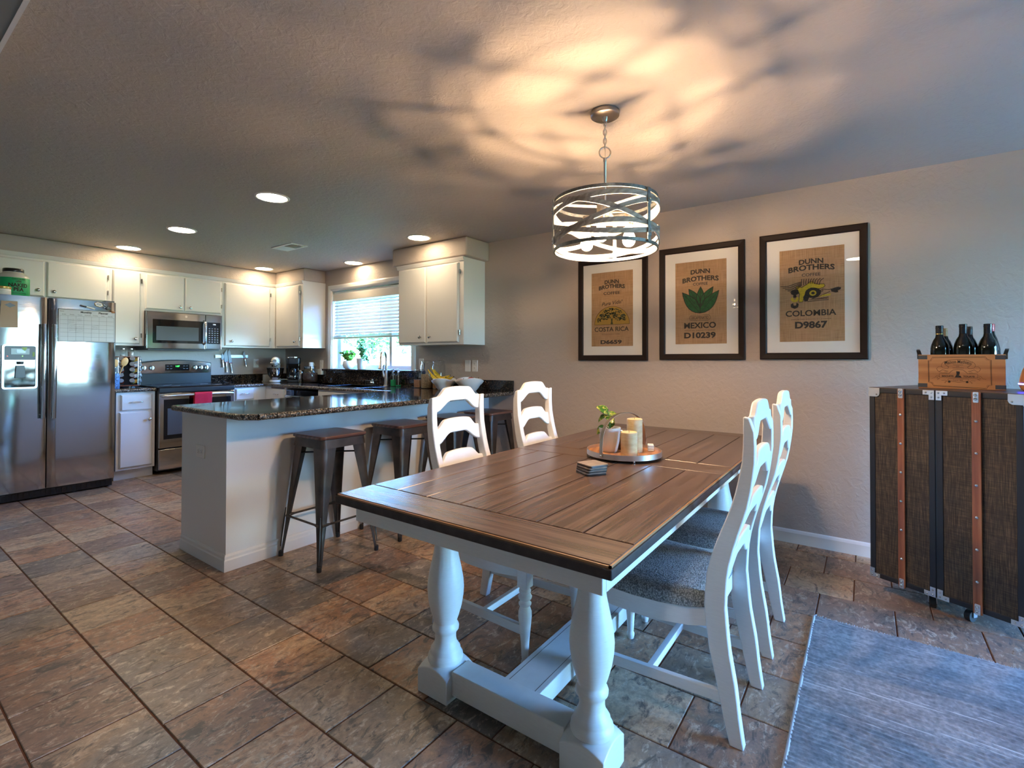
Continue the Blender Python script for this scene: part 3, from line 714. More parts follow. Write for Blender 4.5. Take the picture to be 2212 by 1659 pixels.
# sink
sk_ = thing('kitchen_sink', 'black undermount sink below the kitchen window', 'sink', (0,0,0))
g = G(); z0, z1 = 0.72, CT+.004
for a, b in (((SXa-.012,SY0-.012,z1-.006),(SXb+.012,SY0+.012,z1)), ((SXa-.012,SY1-.012,z1-.006),(SXb+.012,SY1+.012,z1)), ((SXa-.012,SY0+.012,z1-.006),(SXa+.012,SY1-.012,z1)), ((SXb-.012,SY0+.012,z1-.006),(SXb+.012,SY1-.012,z1))): g.box(a, b)
g.obj('rim', M_gloss, sk_, bevel=.002)
g = G()
for a, b in (((SXa,SY0,z0),(SXb,SY0+.008,CT)), ((SXa,SY1-.008,z0),(SXb,SY1,CT)), ((SXa,SY0,z0),(SXa+.008,SY1,CT)), ((SXb-.008,SY0,z0),(SXb,SY1,CT)), ((SXa,SY0,z0-.01),(SXb,SY1,z0)), ((SXa,4.61,z0),(SXb,4.625,CT-.02))): g.box(a, b)
g.obj('basin', M_gloss, sk_)
for y in (4.45, 4.78): G().cyl((3.45,y,z0+.0005),(3.45,y,z0+.004),.042,n=20).obj('drain', M_chrome, sk_)
fa = thing('kitchen_faucet', 'arched brushed steel pull-down faucet behind the sink', 'faucet', (3.70, 4.42, CT), radians(205))
G().lathe([(.030,0),(.030,.006),(.024,.012),(.0225,.06),(.021,.11),(.017,.15),(.0145,.17)], 20).obj('faucet_body', M_nickel, fa, 40)
g = G(); pts = [(0,0,.16)] + [(.088-.088*cos(a), .02*a/pi, .30+.098*sin(a)) for a in [pi*k/14 for k in range(14)]] + [(.178,.02,.275)]
g.tube(pts, .0125, 12); g.obj('spout', M_nickel, fa, 50)
G().cyl((.178,.02,.282),(.200,.022,.195),.0135,.0225,16).obj('spray_head', M_nickel, fa, 40)
G().tube([(0,-.02,.10),(-.004,-.034,.115),(-.008,-.044,.16),(-.004,-.034,.225),(0,-.022,.245)], [.014,.012,.009,.0075,.006], 10).obj('handle', M_nickel, fa, 50)
# ------------------------------------------------------------------ refrigerator
FYR = 5.868
rf = thing('refrigerator', 'stainless side-by-side refrigerator at the left edge', 'refrigerator', (0, FYR, 0), FY)
G().box((0.722, 0.06, -.79), (1.615, 1.755, -0.066)).obj('body', M_dgrey, rf, bevel=.004)
def fdoor(x0, x1):
    g = G(); y0, y1, t = 0.085, 1.765, .06
    def fn(u, v):
        x = x0+(x1-x0)*u; e = min(1, (1-abs(2*u-1))*6); 
        return (x, y0+(y1-y0)*v, -.008*(1-e)**2 + 0.006*(1-(2*u-1)**2) + 0.0007*sin(11*v+2*u)*e*u*(1-u)*4)
    g.grid(fn, 16, 28); n = len(g.v)
    g.add([(x0,y0,-t),(x1,y0,-t),(x1,y1,-t),(x0,y1,-t)], [(0,3,2,1)])
    bt = [i for i in range(17)]; tp = [28*17+i for i in range(17)]; lf = [j*17 for j in range(29)]; rg = [j*17+16 for j in range(29)]
    g.f += [tuple(bt + [n+1, n])[::-1], tuple(tp + [n+2, n+3]), tuple(lf + [n+3, n]), tuple(rg + [n+2, n+1])[::-1]]
    return g
fdoor(0.722, 1.126).obj('door', M_ssx, rf, 40); fdoor(1.134, 1.615).obj('door', M_ssx, rf, 40)
for x in (1.098, 1.166):
    g = G().tube([(x, .70+.83*k/12, .045+.012*sin(pi*k/12)) for k in range(13)], .0165, 12)
    for y in (.735, 1.495): g.cyl((x,y,.0),(x,y,.05),.012,n=10)
    g.obj('handle', M_ssz, rf, 50)
g = G(); ol = rrect(.845,.968,1.064,1.346,.02,.004); il = rrect(.858,.982,1.051,1.333,.012,.004)
n = len(ol); ob = [(x,y,.022) for x, y, z in ol]; ib = [(x,y,.022) for x, y, z in il]; ii = [(x,y,.008) for x, y, z in il]
g.sweep([[ol[k], ob[k], ib[k], ii[k]] for k in range(n)], closed=True, caps=False); dsp = g.obj('dispenser_bezel', M_alu, rf, 40)
G().box((.858,1.215,.008),(1.051,1.333,.016)).obj('control_panel', M_dgrey, dsp)
G().box((.90,1.262,.016),(1.012,1.312,.0175)).obj('display', mat('display_grey',(0.30,0.38,0.39),.3), dsp)
G().box((.932,1.274,.0175),(.988,1.303,.0182)).obj('screen', mat('display_blue',(0.02,0.03,0.09),.2), dsp)
G().box((.858,.982,.0075),(1.051,1.215,.0105)).obj('recess', M_gloss, dsp)
G().cyl((.955,1.20,.018),(.955,1.178,.018),.022,.02,16).obj('nozzle', M_black, dsp, 40)
G().prism([(.928,1.165,.012),(.982,1.165,.012),(.990,1.06,.012),(.922,1.06,.012)], (0,0,.012)).obj('paddle', M_dgrey, dsp, bevel=.003)
G().cyl((.878,1.247,.016),(.878,1.247,.0175),.003,n=8).obj('red_lamp', emit('led_red',(1,.05,.03),3), dsp); G().cyl((.969,1.247,.016),(.969,1.247,.0175),.003,n=8).obj('green_lamp', emit('led_green',(.2,1,.1),3), dsp)
M_note = mat('sticky_green', (0.42,0.62,0.22), .7)
G().prism([(.963,1.322,.0185),(.998,1.322,.0185),(.993,1.305,.0185),(.982,1.290,.0185),(.970,1.303,.0185)], (0,0,.0006)).obj('sticker', M_note, dsp); G().prism(rrect(1.031,1.243,1.045,1.283,.006,.0165), (0,0,.0006)).obj('sticker', M_note, dsp)
g = G().box((0.735, 0.012, -.10), (1.605, .078, -.03))
for i in range(24): g.box((.75+i*.035, .022, -.03), (.775+i*.035, .066, -.026))
g.obj('toe_grille', M_black, rf)
G().box((1.54,1.765,-.12),(1.612,1.782,-.03)).obj('hinge_cover', M_dgrey, rf, bevel=.003); G().box((.725,1.765,-.12),(.79,1.782,-.03)).obj('hinge_cover', M_dgrey, rf, bevel=.003)
g = G()
for x in (.79, 1.55): g.cyl((x,0.0,-.12),(x,.06,-.12),.018,n=10); g.cyl((x,0.0,-.7),(x,.06,-.7),.018,n=10)
g.obj('foot', M_black, rf)
# on the refrigerator doors
ZD = FYR - .0075
nt_ = thing('notepad', 'tan notepad with a dark diamond hung on the left refrigerator door', 'notepad', (.890, ZD, 1.60), FY)
G().prism([(-.052,.112,0),(.045,.112,0),(.050,-.112,0),(-.062,-.112,0)], (0,0,.004)).obj('pad', mat('kraft_paper',(0.46,0.33,0.23),.8), nt_)
G().prism([(-.034,.078,.004),(0,.098,.004),(.034,.076,.004),(0,.056,.004)], (0,0,.0004)).obj('diamond_mark', M_dgrey, nt_)
ca = thing('wall_calendar', 'white magnetic monthly planner on the right refrigerator door', 'calendar', (1.402, ZD, 1.527), FY)
G().box((-.207,-.148,0),(.207,.148,.0012)).obj('border', M_print, ca); sh = G().box((-.203,-.144,.0012),(.203,.144,.002)).obj('sheet', mat('planner_sheet',(0.56,0.57,0.59),.45), ca)
g = G()
for i in range(8): x = -.195 + .39*i/7; g.box((x-.0006,-.138,.002),(x+.0006,.088,.0023))
for j in range(7): y = .088 - .226*j/6; g.box((-.195,y-.0006,.002),(.195,y+.0006,.0023))
g.obj('grid_lines', M_dgrey, ca)
text('Monthly', .024, M_print, ca, (-.012,.126,.002), bold=.0008, name='title'); text('Planner', .024, M_print, ca, (.115,.126,.002), bold=.0008, name='title'); text('Month:', .010, M_print, ca, (-.18,.126,.002), name='title')
for i, d_ in enumerate(('Sunday','Monday','Tuesday','Wednesday','Thursday','Friday','Saturday')): text(d_, .0098, M_print, ca, (-.195+.39*(i+.5)/7,.100,.002), name='weekday')
g = G(); r_ = random.Random(3)
for (cx, cy, w, k) in ((-.115,.055,.04,3),(-.06,.06,.03,2),(-.105,.0,.05,4),(-.06,-.01,.06,4),(.055,.005,.05,3)):
    for q in range(k):
        y = cy - q*.014; x = cx - w/2
        g.tube([(x+w*t/9, y + (.004 if t % 2 else -.003)*r_.uniform(.4,1.2) + .012*(t/9-.5)*(1 if cy < .03 else .3), .0024) for t in range(10)], .0007, 4)
g.obj('handwriting', M_print, ca)
mk = thing('marker_pen', 'black and white marker pen above the planner', 'pen', (1.400, ZD-.008, 1.703), FY); mk.rotation_euler = (FY @ Matrix.Rotation(-.24,3,'Z')).to_euler()
G().cyl((-.055,0,0),(-.010,0,0),.0075,n=12).obj('pen_cap', M_black, mk, 40); G().cyl((-.010,0,0),(.055,0,0),.007,n=12).obj('barrel', M_white, mk, 40)
hm = thing('fridge_magnet', 'hexagonal yellow edged magnet left of the other magnets', 'magnet', (1.482, ZD, 1.735), FY); hm.rotation_euler = (FY @ Matrix.Rotation(-.3,3,'Z')).to_euler()
G().prism([(.032*cos(pi*k/3)*1.1,.024*sin(pi*k/3),0) for k in range(6)], (0,0,.004)).obj('base', M_ochrep, hm); G().prism([(.028*cos(pi*k/3)*1.1,.020*sin(pi*k/3),.004) for k in range(6)], (0,0,.001)).obj('face', M_white, hm)
g = G(); [g.box((-.018,y,.005),(.018,y+.003,.0053)) for y in (-.007,0,.007)]; g.obj('print', M_dgrey, hm)
cm = thing('fridge_magnet', 'small open ring magnet in the middle of the magnets', 'magnet', (1.522, ZD-.003, 1.722), FY); G().tube(arc((0,0),.013,-2.2,1.9,14), .003, 8).obj('ring', M_knob, cm, 50)
rm = thing('fridge_magnet', 'round grey magnet right of the ring magnet', 'magnet', (1.553, ZD, 1.706), FY); G().lathe([(.019,0),(.019,.003),(.015,.006),(0,.0065)], 20).obj('disc', M_dgrey, rm, 40)
oc = thing('magnet_clip', 'orange magnet clip on the planner corner', 'clip', (1.590, ZD-.003, 1.672), FY); G().box((-.013,-.010,0),(.013,.010,.007)).obj('jaw', mat('clip_orange',(0.45,0.15,0.03),.5), oc, bevel=.002); G().cyl((-.010,.004,.009),(.010,.004,.009),.003,n=8).obj('spring', M_knob, oc)
# on top of the refrigerator
M_tubg = mat('tub_green', (0.01,0.36,0.12), .4)
tb = thing('protein_tub', 'green labelled powder tub with black lid on the refrigerator', 'tub', (.955, 6.16, 1.757))
G().lathe([(0,0),(.100,0),(.106,.012),(.106,.185),(.100,.205),(.072,.226),(.066,.232),(.066,.238),(0,.238)], 36).obj('tub_body', mat('tub_clear',(0.62,0.60,0.55),.25), tb, 40)
G().lathe_open([(.1065,.02),(.1075,.022),(.1075,.180),(.1065,.182)], 36).obj('label', M_tubg, tb, 60)
G().lathe([(.068,.236),(.069,.239),(.069,.262),(.065,.267),(0,.267)], 32).obj('lid', M_black, tb, 40)
def wrap(o, r, cz=0):     # bend flat lettering (x right, y up) round a cylinder facing -y
    for v in o.data.vertices:
        a = v.co.x/r - pi/2; rr = r + v.co.z; v.co = (rr*cos(a), rr*sin(a), v.co.y+cz)
for s, z_, w_, b_ in (('NAKED',.044,.114,.0016),('PEA',.044,.077,.0016),('LESS',.022,.148,.0006),('CHOCOLATE',.016,.168,.0003)):
    o = text(s, z_, M_print, tb, (.018,0,0), bold=b_, sx=.9); wrap(o, .1077, w_)
o = text('VEGAN PROTEIN POWDER', .009, M_print, tb, (.018,0,0)); wrap(o, .1077, .045)
sj = thing('small_jar', 'small white jar with gold lid before the green tub', 'jar', (.868, 6.00, 1.757))
G().lathe([(0,0),(.046,0),(.050,.006),(.050,.062),(.045,.068),(0,.068)], 28).obj('jar_body', M_white, sj, 40); G().lathe([(.051,.066),(.052,.068),(.052,.084),(.049,.087),(0,.087)], 28).obj('lid', mat('gold_lid',(0.55,0.36,0.10),.35,.6), sj, 40)
g = G(); [g.lathe_open([(.0503,z),(.0506,z),(.0506,z+.0025),(.0503,z+.0025)], 28) for z in (.02,.032,.044)]; g.obj('label_lines', mat('label_grey',(0.45,0.42,0.42),.6), sj)

# ------------------------------------------------------------------ microwave
mw = thing('microwave', 'stainless microwave hung over the range', 'microwave', (0, 6.286, 0), FY)
G().box((2.008, 1.345, -.39), (2.760, 1.748, -.03)).obj('body', M_dgrey, mw)
G().box((1.995, 1.338, -.03), (2.576, 1.742, 0.006)).obj('door', M_ssx, mw, bevel=.005)
G().box((2.580, 1.338, -.03), (2.756, 1.742, 0.006)).obj('control_panel', M_ssx, mw, bevel=.005)
G().box((2.052, 1.400, .005), (2.548, 1.660, .0085)).obj('window', M_gloss, mw, bevel=.001); G().box((2.085,1.430,.0085),(2.505,1.585,.0092)).obj('mesh_screen', M_dgrey, mw)
kp = G().box((2.596,1.402,.005),(2.738,1.655,.0085)).obj('keypad', M_gloss, mw); g = G()
for j in range(7):
    for i in range(4): g.box((2.612+i*.030,1.42+j*.026,.0085),(2.628+i*.030,1.430+j*.026,.0090))
g.obj('key', mat('key_grey',(0.25,0.27,0.30),.5), kp); text('1:06', .020, emit('clock_white',(.8,.95,1),1.2), kp, (2.672,1.632,.0085), name='clock')
G().tube([(2.562,1.395,.008),(2.562,1.41,.040),(2.562,1.44,.048),(2.562,1.62,.048),(2.562,1.65,.040),(2.562,1.665,.008)], .011, 10).obj('handle', M_chrome, mw, 50)
G().cyl((2.375,1.705,.006),(2.375,1.705,.008),.013,n=20).obj('emblem', M_chrome, mw); G().box((2.02,1.322,-.38),(2.74,1.345,-.02)).obj('bottom_vent', M_black, mw)

# ------------------------------------------------------------------ range
rg = thing('range', 'freestanding stainless electric range with black glass cooktop', 'stove', (0, 6.005, 0), FY)
G().box((2.022, 0.045, -.66), (2.780, 0.90, -.03)).obj('body', M_black, rg)
dr_ = G().box((2.026, .285, -.03), (2.776, .862, 0.008)).obj('oven_door', M_ssx, rg, bevel=.006)
G().box((2.065,.375,.007),(2.738,.795,.010)).obj('window', M_gloss, dr_, bevel=.001); G().box((2.10,.42,.0100),(2.70,.70,.0106)).obj('inner_frame', M_dgrey, dr_)
g = G().tube([(2.05,.832,.0),(2.055,.834,.040),(2.09,.836,.052)] + [(2.09+.62*k/8,.838+.0*k,.056) for k in range(1,8)] + [(2.71,.836,.052),(2.745,.834,.040),(2.75,.832,.0)], .0135, 12); g.obj('handle', M_alu, dr_, 50)
G().box((2.026,.058,-.03),(2.776,.272,.006)).obj('storage_drawer', M_ssx, rg, bevel=.006)
G().box((2.022,.866,-.04),(2.780,.918,.012)).obj('front_rim', M_black, rg, bevel=.006)
ck = G().box((2.020,.914,-.62),(2.782,.932,.008)).obj('cooktop', M_gloss, rg, bevel=.004); g = G()
for x, z, r in ((2.2,-.45,.09),(2.6,-.45,.075),(2.2,-.17,.075),(2.6,-.17,.105)): g.add(*(lambda q: (q.v, q.f))(G().tube([(p[0], .9325, p[1]) for p in arc((x,z), r, 0, 2*pi, 36)[:-1]], .0012, 4, closed=True)))
g.obj('burner_ring', mat('burner_grey',(0.12,0.12,0.13),.3), ck)
bg_ = G(); top = [(2.024+.752*k/16, 1.172+.036*(1-(2*k/16-1)**2), -.60) for k in range(17)]
bg_.prism([(2.024,1.055,-.60)] + top + [(2.776,1.055,-.60)], (0,0,-.05)); bp = bg_.obj('control_back', M_ssx, rg, bevel=.006)
G().box((2.024,.930,-.655),(2.776,1.055,-.612)).obj('back_panel', M_gloss, rg)
g = G().prism([(2.018,.93,-.605)] + [(2.018+.764*k/16, 1.180+.036*(1-(2*k/16-1)**2), -.605) for k in range(17)] + [(2.782,.93,-.605)], (0,0,-.03)); g.obj('back_edge', M_black, rg, bevel=.004)
G().prism(rrect(2.285,1.088,2.535,1.162,.006,-.602), (0,0,.006)).obj('display', M_gloss, bp, bevel=.001)
text('1:07', .026, emit('clock_green',(.05,1,.12),2.5), bp, (2.41,1.138,-.5958), name='clock')
g = G(); [g.box((x,y,-.596),(x+.02,y+.004,-.5955)) for x in (2.30,2.335,2.47,2.50) for y in (1.14,1.108)]; g.obj('key', mat('key_grey2',(0.2,0.2,0.22),.5), bp)
for x in (2.072, 2.148, 2.592, 2.655, 2.718):
    k_ = G().lathe([(.026,-.60),(.027,-.592),(.024,-.575),(.019,-.570),(0,-.570)], 20, (x,1.122,0), (0,0,1)).obj('knob', M_alu, rg, 40)
    G().box((x-.006,1.122-.024,-.572),(x+.006,1.122+.024,-.555)).obj('grip', M_nickel, k_, bevel=.003)
tw = thing('dish_towel', 'red terry dish towel folded over the oven handle', 'towel', (2.42, 5.949, .840)); g = G()
def twl(u, v):
    s = v*2-1; L = .165 if s > 0 else .135; a = min(1, abs(s)*6)
    x = -.088+.176*u + .004*sin(5*v)
    if abs(s) < .16: th = s/.16*pi/2; return (x, -.019*sin(th) , .019*cos(th))
    d = (abs(s)-.16)/.84*L; return (x, (-.019 if s > 0 else .019) + .003*sin(14*u+s)*d/L*(1 if s < 0 else 1) - (.006*d/L if s > 0 else -.002), -d)
g.grid(twl, 22, 36); o = g.obj('cloth', NM('t').m, tw, 80)
m = NM('red_terry'); v = m.coord(); n = m.noise(v, 260, 2); m.set(base_color=m.ramp(n, [(.3,(0.36,0.004,0.020)),(.7,(0.62,0.014,0.045))]), roughness=.95); m.bump(n, .6, .003); o.data.materials.clear(); o.data.materials.append(m.m)
so = o.modifiers.new('s','SOLIDIFY'); so.thickness = .005; so.offset = 0
G().box((-.088,-.0275,-.128),(.088,-.0262,-.124)).obj('woven_stripe', mat('towel_stripe',(0.75,0.12,0.16),.9), tw)

# ------------------------------------------------------------------ knives on the rack
kr = thing('knife_rack', 'magnetic steel knife strip on the range wall', 'knife rack', (3.058, D-.010, 1.258), FY)
G().box((-.205,-.020,-.009),(.205,.020,.006)).obj('bar', mat('rack_steel',(0.33,0.35,0.35),.35,.8), kr, bevel=.002)
M_blade = mat('knife_steel',(0.20,0.21,0.22),.45,.5); M_kred = mat('knife_bolster_red',(0.30,0.01,0.025),.4)
def knife(label, x, ztop, L, w, hl, tilt):
    t = thing('kitchen_knife', label, 'knife', (x, D-.018, ztop), FY, 'knives on the magnetic rack'); t.rotation_euler = (FY @ Matrix.Rotation(tilt,3,'Z')).to_euler()
    G().prism([(0,0,0)] + [(-w*sin(k/8*pi/2)**.8, -L*.45*k/8, 0) for k in range(1,9)] + [(-w,-L,0),(0.004,-L,0),(0.004,-L*.3,0)], (0,0,.002)).obj('blade', M_blade, t)
    G().box((-w*.9,-L-.012,-.004),(.004,-L,.006)).obj('bolster', M_kred, t)
    G().tube([(-w*.42,-L-.010,.001),(-w*.5,-L-hl*.35,.001),(-w*.42,-L-hl*.7,.001),(-w*.5,-L-hl,.001)], [.010,.0115,.010,.012], 8).obj('handle', M_chrome, t, 50)
knife('small paring knife, leftmost on the magnetic rack', 2.940, 1.303, .085, .020, .10, .10)
knife('broad chef knife, second from left on the magnetic rack', 2.992, 1.345, .155, .042, .135, .08)
knife('long slicing knife, third from left on the magnetic rack', 3.022, 1.362, .185, .032, .135, .16)
knife('short knife alone at the right of the magnetic rack', 3.206, 1.335, .10, .024, .11, .20)

# ------------------------------------------------------------------ spice tower
M_rackw = mat('rack_redwood',(0.20,0.06,0.03),.45)
sp = thing('spice_rack', 'square wooden spice tower left of the range', 'spice rack', (1.870, 6.40, CT), radians(-22))
G().cyl((0,0,0),(0,0,.014),.085,n=32).obj('turntable', M_black, sp, 40); G().box((-.10,-.10,.014),(.10,.10,.026)).obj('shelf', M_rackw, sp, bevel=.002); G().box((-.10,-.10,.318),(.10,.10,.328)).obj('shelf', M_rackw, sp, bevel=.002)
g = G(); [g.cyl((x,y,.026),(x,y,.318),.004,n=6) for x in (-.094,.094) for y in (-.094,.094)]; g.obj('post', M_knob, sp); G().box((-.035,-.035,.026),(.035,.035,.318)).obj('core', M_black, sp)
M_lid = mat('jar_lid_grey',(0.30,0.31,0.34),.35,.5); M_spg = mat('spice_jar_glass',(0.22,0.22,0.21),.1)
spc = [mat('spice_'+n_,c_,.7) for n_, c_ in (('paprika',(0.30,0.05,0.02)),('curry',(0.45,0.20,0.02)),('herb',(0.13,0.14,0.05)),('pepper',(0.09,0.06,0.045)),('salt',(0.55,0.50,0.48)),('chili',(0.24,0.06,0.03)))]
proto = {}
cols = ['left','middle','right']
for face in range(2):                 # two faces of the tower are turned to the room
    for row in range(5):
        for c_ in range(2):
            k = (row*3 + c_*2 + face) % 6
            if k not in proto:
                t = thing('spice_jar', 'x', 'jar', (0,0,0), group='spice jars in the wooden tower')
                G().lathe([(0,-.012),(.019,-.012),(.020,-.008),(.020,.042),(.016,.048),(0,.048)], 16, (0,0,0), (0,0,1)).obj('jar_body', spc[k], t, 40)
                G().lathe([(.021,.046),(.0225,.048),(.0225,.062),(.021,.064),(0,.064)], 18, (0,0,0), (0,0,1)).obj('lid', M_lid, t, 40); proto[k] = t; r_ = t
            else: r_ = dup(proto[k], (0,0,0))
            lx = -.046 + .092*c_; R_ = Matrix.Rotation(radians(-22) + (0 if face == 0 else pi/2), 4, 'Z')
            p = Matrix.Translation((1.870,6.40,CT)) @ R_ @ Vector((lx, -.050, .058 + row*.058))
            r_.location = p; dv = (R_.to_3x3() @ Vector((0,-1,.30))).normalized(); r_.rotation_euler = dv.to_track_quat('Z','Y').to_euler()
            r_['label'] = 'small spice jar in the tower %s side, %s column, %s row' % (('left','right')[face], ('left','right')[c_], ('bottom','second','middle','fourth','top')[row])
def kjar(label, x, y, z, r, h, fill, fc):
    t = thing('glass_jar', label, 'jar', (x,y,z))
    G().lathe([(0,0),(r*.95,0),(r,.006),(r,h*.72),(r*.78,h*.84),(r*.78,h*.90),(0,h*.90)], 20).obj('jar_glass', M_jar, t, 40); G().lathe([(0,.003),(r*.9,.003),(r*.92,.01),(r*.92,h*fill),(0,h*fill)], 18).obj('contents', fc, t, 40)
    G().lathe([(r*.80,h*.88),(r*.84,h*.89),(r*.84,h),(0,h)], 20).obj('lid', M_knob, t, 40); return t
kjar('left small glass jar on top of the spice tower', 1.828, 6.41, CT+.328, .026, .085, .22, M_whitem); kjar('right small glass jar on top of the spice tower', 1.888, 6.38, CT+.328, .027, .085, .6, mat('grey_salt',(0.42,0.36,0.33),.8))
cr_ = thing('utensil_crock', 'blue patterned utensil crock beside the refrigerator', 'crock', (1.722, 6.32, CT)); G().lathe([(0,0),(.052,0),(.055,.006),(.055,.15),(.050,.15),(.050,.01),(0,.01)], 28).obj('crock_body', mat('crock_blue',(0.09,0.17,0.33),.3,var=(70,.8)), cr_, 40)
def spoon(label, x, y, lean, L, w):
    t = thing('wooden_spoon', label, 'spoon', (x, y, CT+.02), group='wooden spoons in the crock'); t.rotation_euler = lean
    G().tube([(0,0,0),(0,0,L*.6),(0,0,L*.75)], [.006,.006,.008], 8).obj('handle', M_spoon, t, 50); G().ball((0,0,L*.88), 1, 16, 10, (w,.007,L*.16)).obj('bowl', M_spoon, t, 60)
spoon('wooden spoon leaning furthest right out of the crock', 1.728, 6.30, (radians(6),radians(17),radians(10)), .30, .032); spoon('wooden spoon standing left in the crock', 1.705, 6.31, (radians(4),radians(6),0), .27, .028)
# ------------------------------------------------------------------ pictures
def fit(body, x0, x1, zc, h, m, parent, z, bold=0.0, shear=0.0, name='lettering', arch=0.0, rotz=0.0):
    """lettering stretched into the box x0..x1, height h; arch lifts its middle"""
    o = text(body, .1, m, parent, (0,0,0), name, .0003, bold, shear=shear)
    vs = o.data.vertices; xs = [v.co.x for v in vs]; ys = [v.co.y for v in vs]
    ax, bx, ay, by = min(xs), max(xs), min(ys), max(ys); R_ = Matrix.Rotation(rotz, 3, 'Z')
    for v in vs:
        x = -(x1-x0)/2 + (x1-x0)*(v.co.x-ax)/(bx-ax); y = h*((v.co.y-ay)/(by-ay) - .5) + arch*(1-(2*x/(x1-x0))**2)
        p = R_ @ Vector((x, y, 0)); v.co = ((x0+x1)/2 + p.x, zc + p.y, z + (.0005 if v.co.z > 0 else 0))
    return o
def slabs(o, z, parent, m):      # nothing to add: serifs come from the bold cut
    return o
BZ = .0105                       # burlap plane
def poly(parent, m, pts, lift=0.0, name='emblem_shape'): return G().prism([(x,y,BZ+lift) for x, y in pts], (0,0,.0006)).obj(name, m, parent)
def stroke(g, pts, r, lift=.0009): g.tube([(x,y,BZ+lift) for x, y in pts], r, 5)
def picture(label, yc, zc, body):
    t = thing('framed_picture', label, 'picture', (W-.0005, yc, zc), FX, 'framed coffee sacks on the right wall'); w, h, b = .305, .426, .044
    g = G()
    prof = lambda s: [(0,0),(0,.021),(.006,.024),(b-.008,.020),(b,.014),(b,0)]
    cs = [(-w,-h,1,1),(w,-h,-1,1),(w,h,-1,-1),(-w,h,1,-1)]
    g.sweep([[(x+sx*d, y+sy*d, z) for d, z in prof(0)] for x, y, sx, sy in cs], closed=True, caps=False); g.obj('frame', M_frame, t)
    G().box((-w+.03,-h+.03,.002),(w-.03,h-.03,.0085)).obj('mat_board', M_mat, t)
    G().box((-.183,-.308,.0085),(.183,.308,BZ)).obj('burlap_sack', M_burlap, t)
    G().box((-w+b-.004,-h+b-.004,.0135),(w-b+.004,h-b+.004,.0145)).obj('glass', M_pglass, t)
    body(t); return t
def dunn(t, z0, z1, zc, wd, wb, cw, hd=.034, hb=.037, hc=.020):
    fit('DUNN', -wd, wd, z0, hd, M_print, t, BZ, .0035, arch=.004); fit('BROTHERS', -wb, wb, z1-.004, hb, M_print, t, BZ, .0035, arch=.012); fit('COFFEE', -cw, cw, zc, hc, M_print, t, BZ, .0015)
def p_costa(t):
    dunn(t, .223, .181, .132, .063, .115, .073, .032, .034, .024)
    fit('Pura Vida!', -.09, .095, .050, .030, M_print, t, BZ, .0005, .35, rotz=.09)
    poly(t, M_ochrep, [(.155*cos(pi*k/36), -.129+.150*sin(pi*k/36)) for k in range(37)])
    g = G(); stroke(g, [(.155*cos(pi*k/36), -.129+.150*sin(pi*k/36)) for k in range(37)] + [(.155,-.129)], .0013); g.obj('emblem_outline', M_print, t)
    r = random.Random(5); g = G()
    for i in range(210):
        a = r.uniform(.10, pi-.10); q = sqrt(r.uniform(.12,1)); x = .132*q*cos(a); y = -.112+.118*q*sin(a)
        if abs(x) < .10 and y < -.085 and r.random() < .6: continue
        s = r.uniform(.005,.011); an = r.uniform(0,6.28)
        g.prism([(x+s*cos(an+b_)*k_, y+s*.6*sin(an+b_)*k_, BZ+.0006) for b_, k_ in ((0,1),(1.2,.7),(2.2,1),(3.3,.8),(4.5,1),(5.4,.7))], (0,0,.0004))
    tag(g.obj('tree_crown', M_oliv, t), kind='stuff')
    poly(t, M_oliv, [(-.010,-.126),(.012,-.126),(.006,-.105),(.010,-.07),(.002,-.085),(-.006,-.07),(-.004,-.105)], .0004, 'tree_trunk')
    fit('COSTA RICA', -.155, .148, -.167, .037, M_print, t, BZ, .0012); fit('IMPORTED SPECIALTY COFFEE', -.09, .07, -.208, .005, M_print, t, BZ)
    fit('D6659', -.10, .087, -.273, .034, M_print, t, BZ, .004)
def p_mex(t):
    dunn(t, .228, .172, .138, .069, .130, .053)
    def leaf(tip, base, w, up=0.0):
        tx, ty = tip; bx, by = base; d = Vector((tx-bx, ty-by)); n = Vector((-d.y, d.x)).normalized()
        L_ = [(bx+d.x*k/8+n.x*w*sin(pi*min(1,(k/8)**.8)), by+d.y*k/8+n.y*w*sin(pi*min(1,(k/8)**.8))) for k in range(9)]
        R_ = [(bx+d.x*k/8-n.x*w*sin(pi*min(1,(k/8)**.8)), by+d.y*k/8-n.y*w*sin(pi*min(1,(k/8)**.8))) for k in range(8,-1,-1)]
        return L_ + R_[1:-1]
    g = G(); lift = 0
    for tip, base, w in (((-.084,.106),(-.004,-.02),.030), ((.092,.111),(.004,-.02),.030), ((.003,.117),(0,-.035),.030), ((-.131,.082),(-.002,-.080),.040), ((.132,.080),(.000,-.080),.040)):
        pl = leaf(tip, base, w); poly(t, M_greenp, pl, lift, 'agave_leaf'); stroke(g, pl + pl[:1], .0024, lift+.0008); stroke(g, [base, ((tip[0]+base[0])/2, (tip[1]+base[1])/2+.002), tip], .0016, lift+.0008); lift += .0006
    g.obj('emblem_outline', M_print, t)
    g = G(); q = [(x,y) for x, y, z in rrect(-.077,-.133,.071,-.093,.0195,0,8)]; stroke(g, q+q[:1], .0012); g.obj('label_ring', M_print, t); fit('DECAFFEINATED', -.064, .058, -.113, .024, M_print, t, BZ)
    fit('MEXICO', -.118, .110, -.170, .044, M_print, t, BZ, .0025); fit('IMPORTED SPECIALTY COFFEE', -.115, .107, -.208, .006, M_print, t, BZ); fit('D10239', -.118, .108, -.244, .045, M_print, t, BZ, .004)
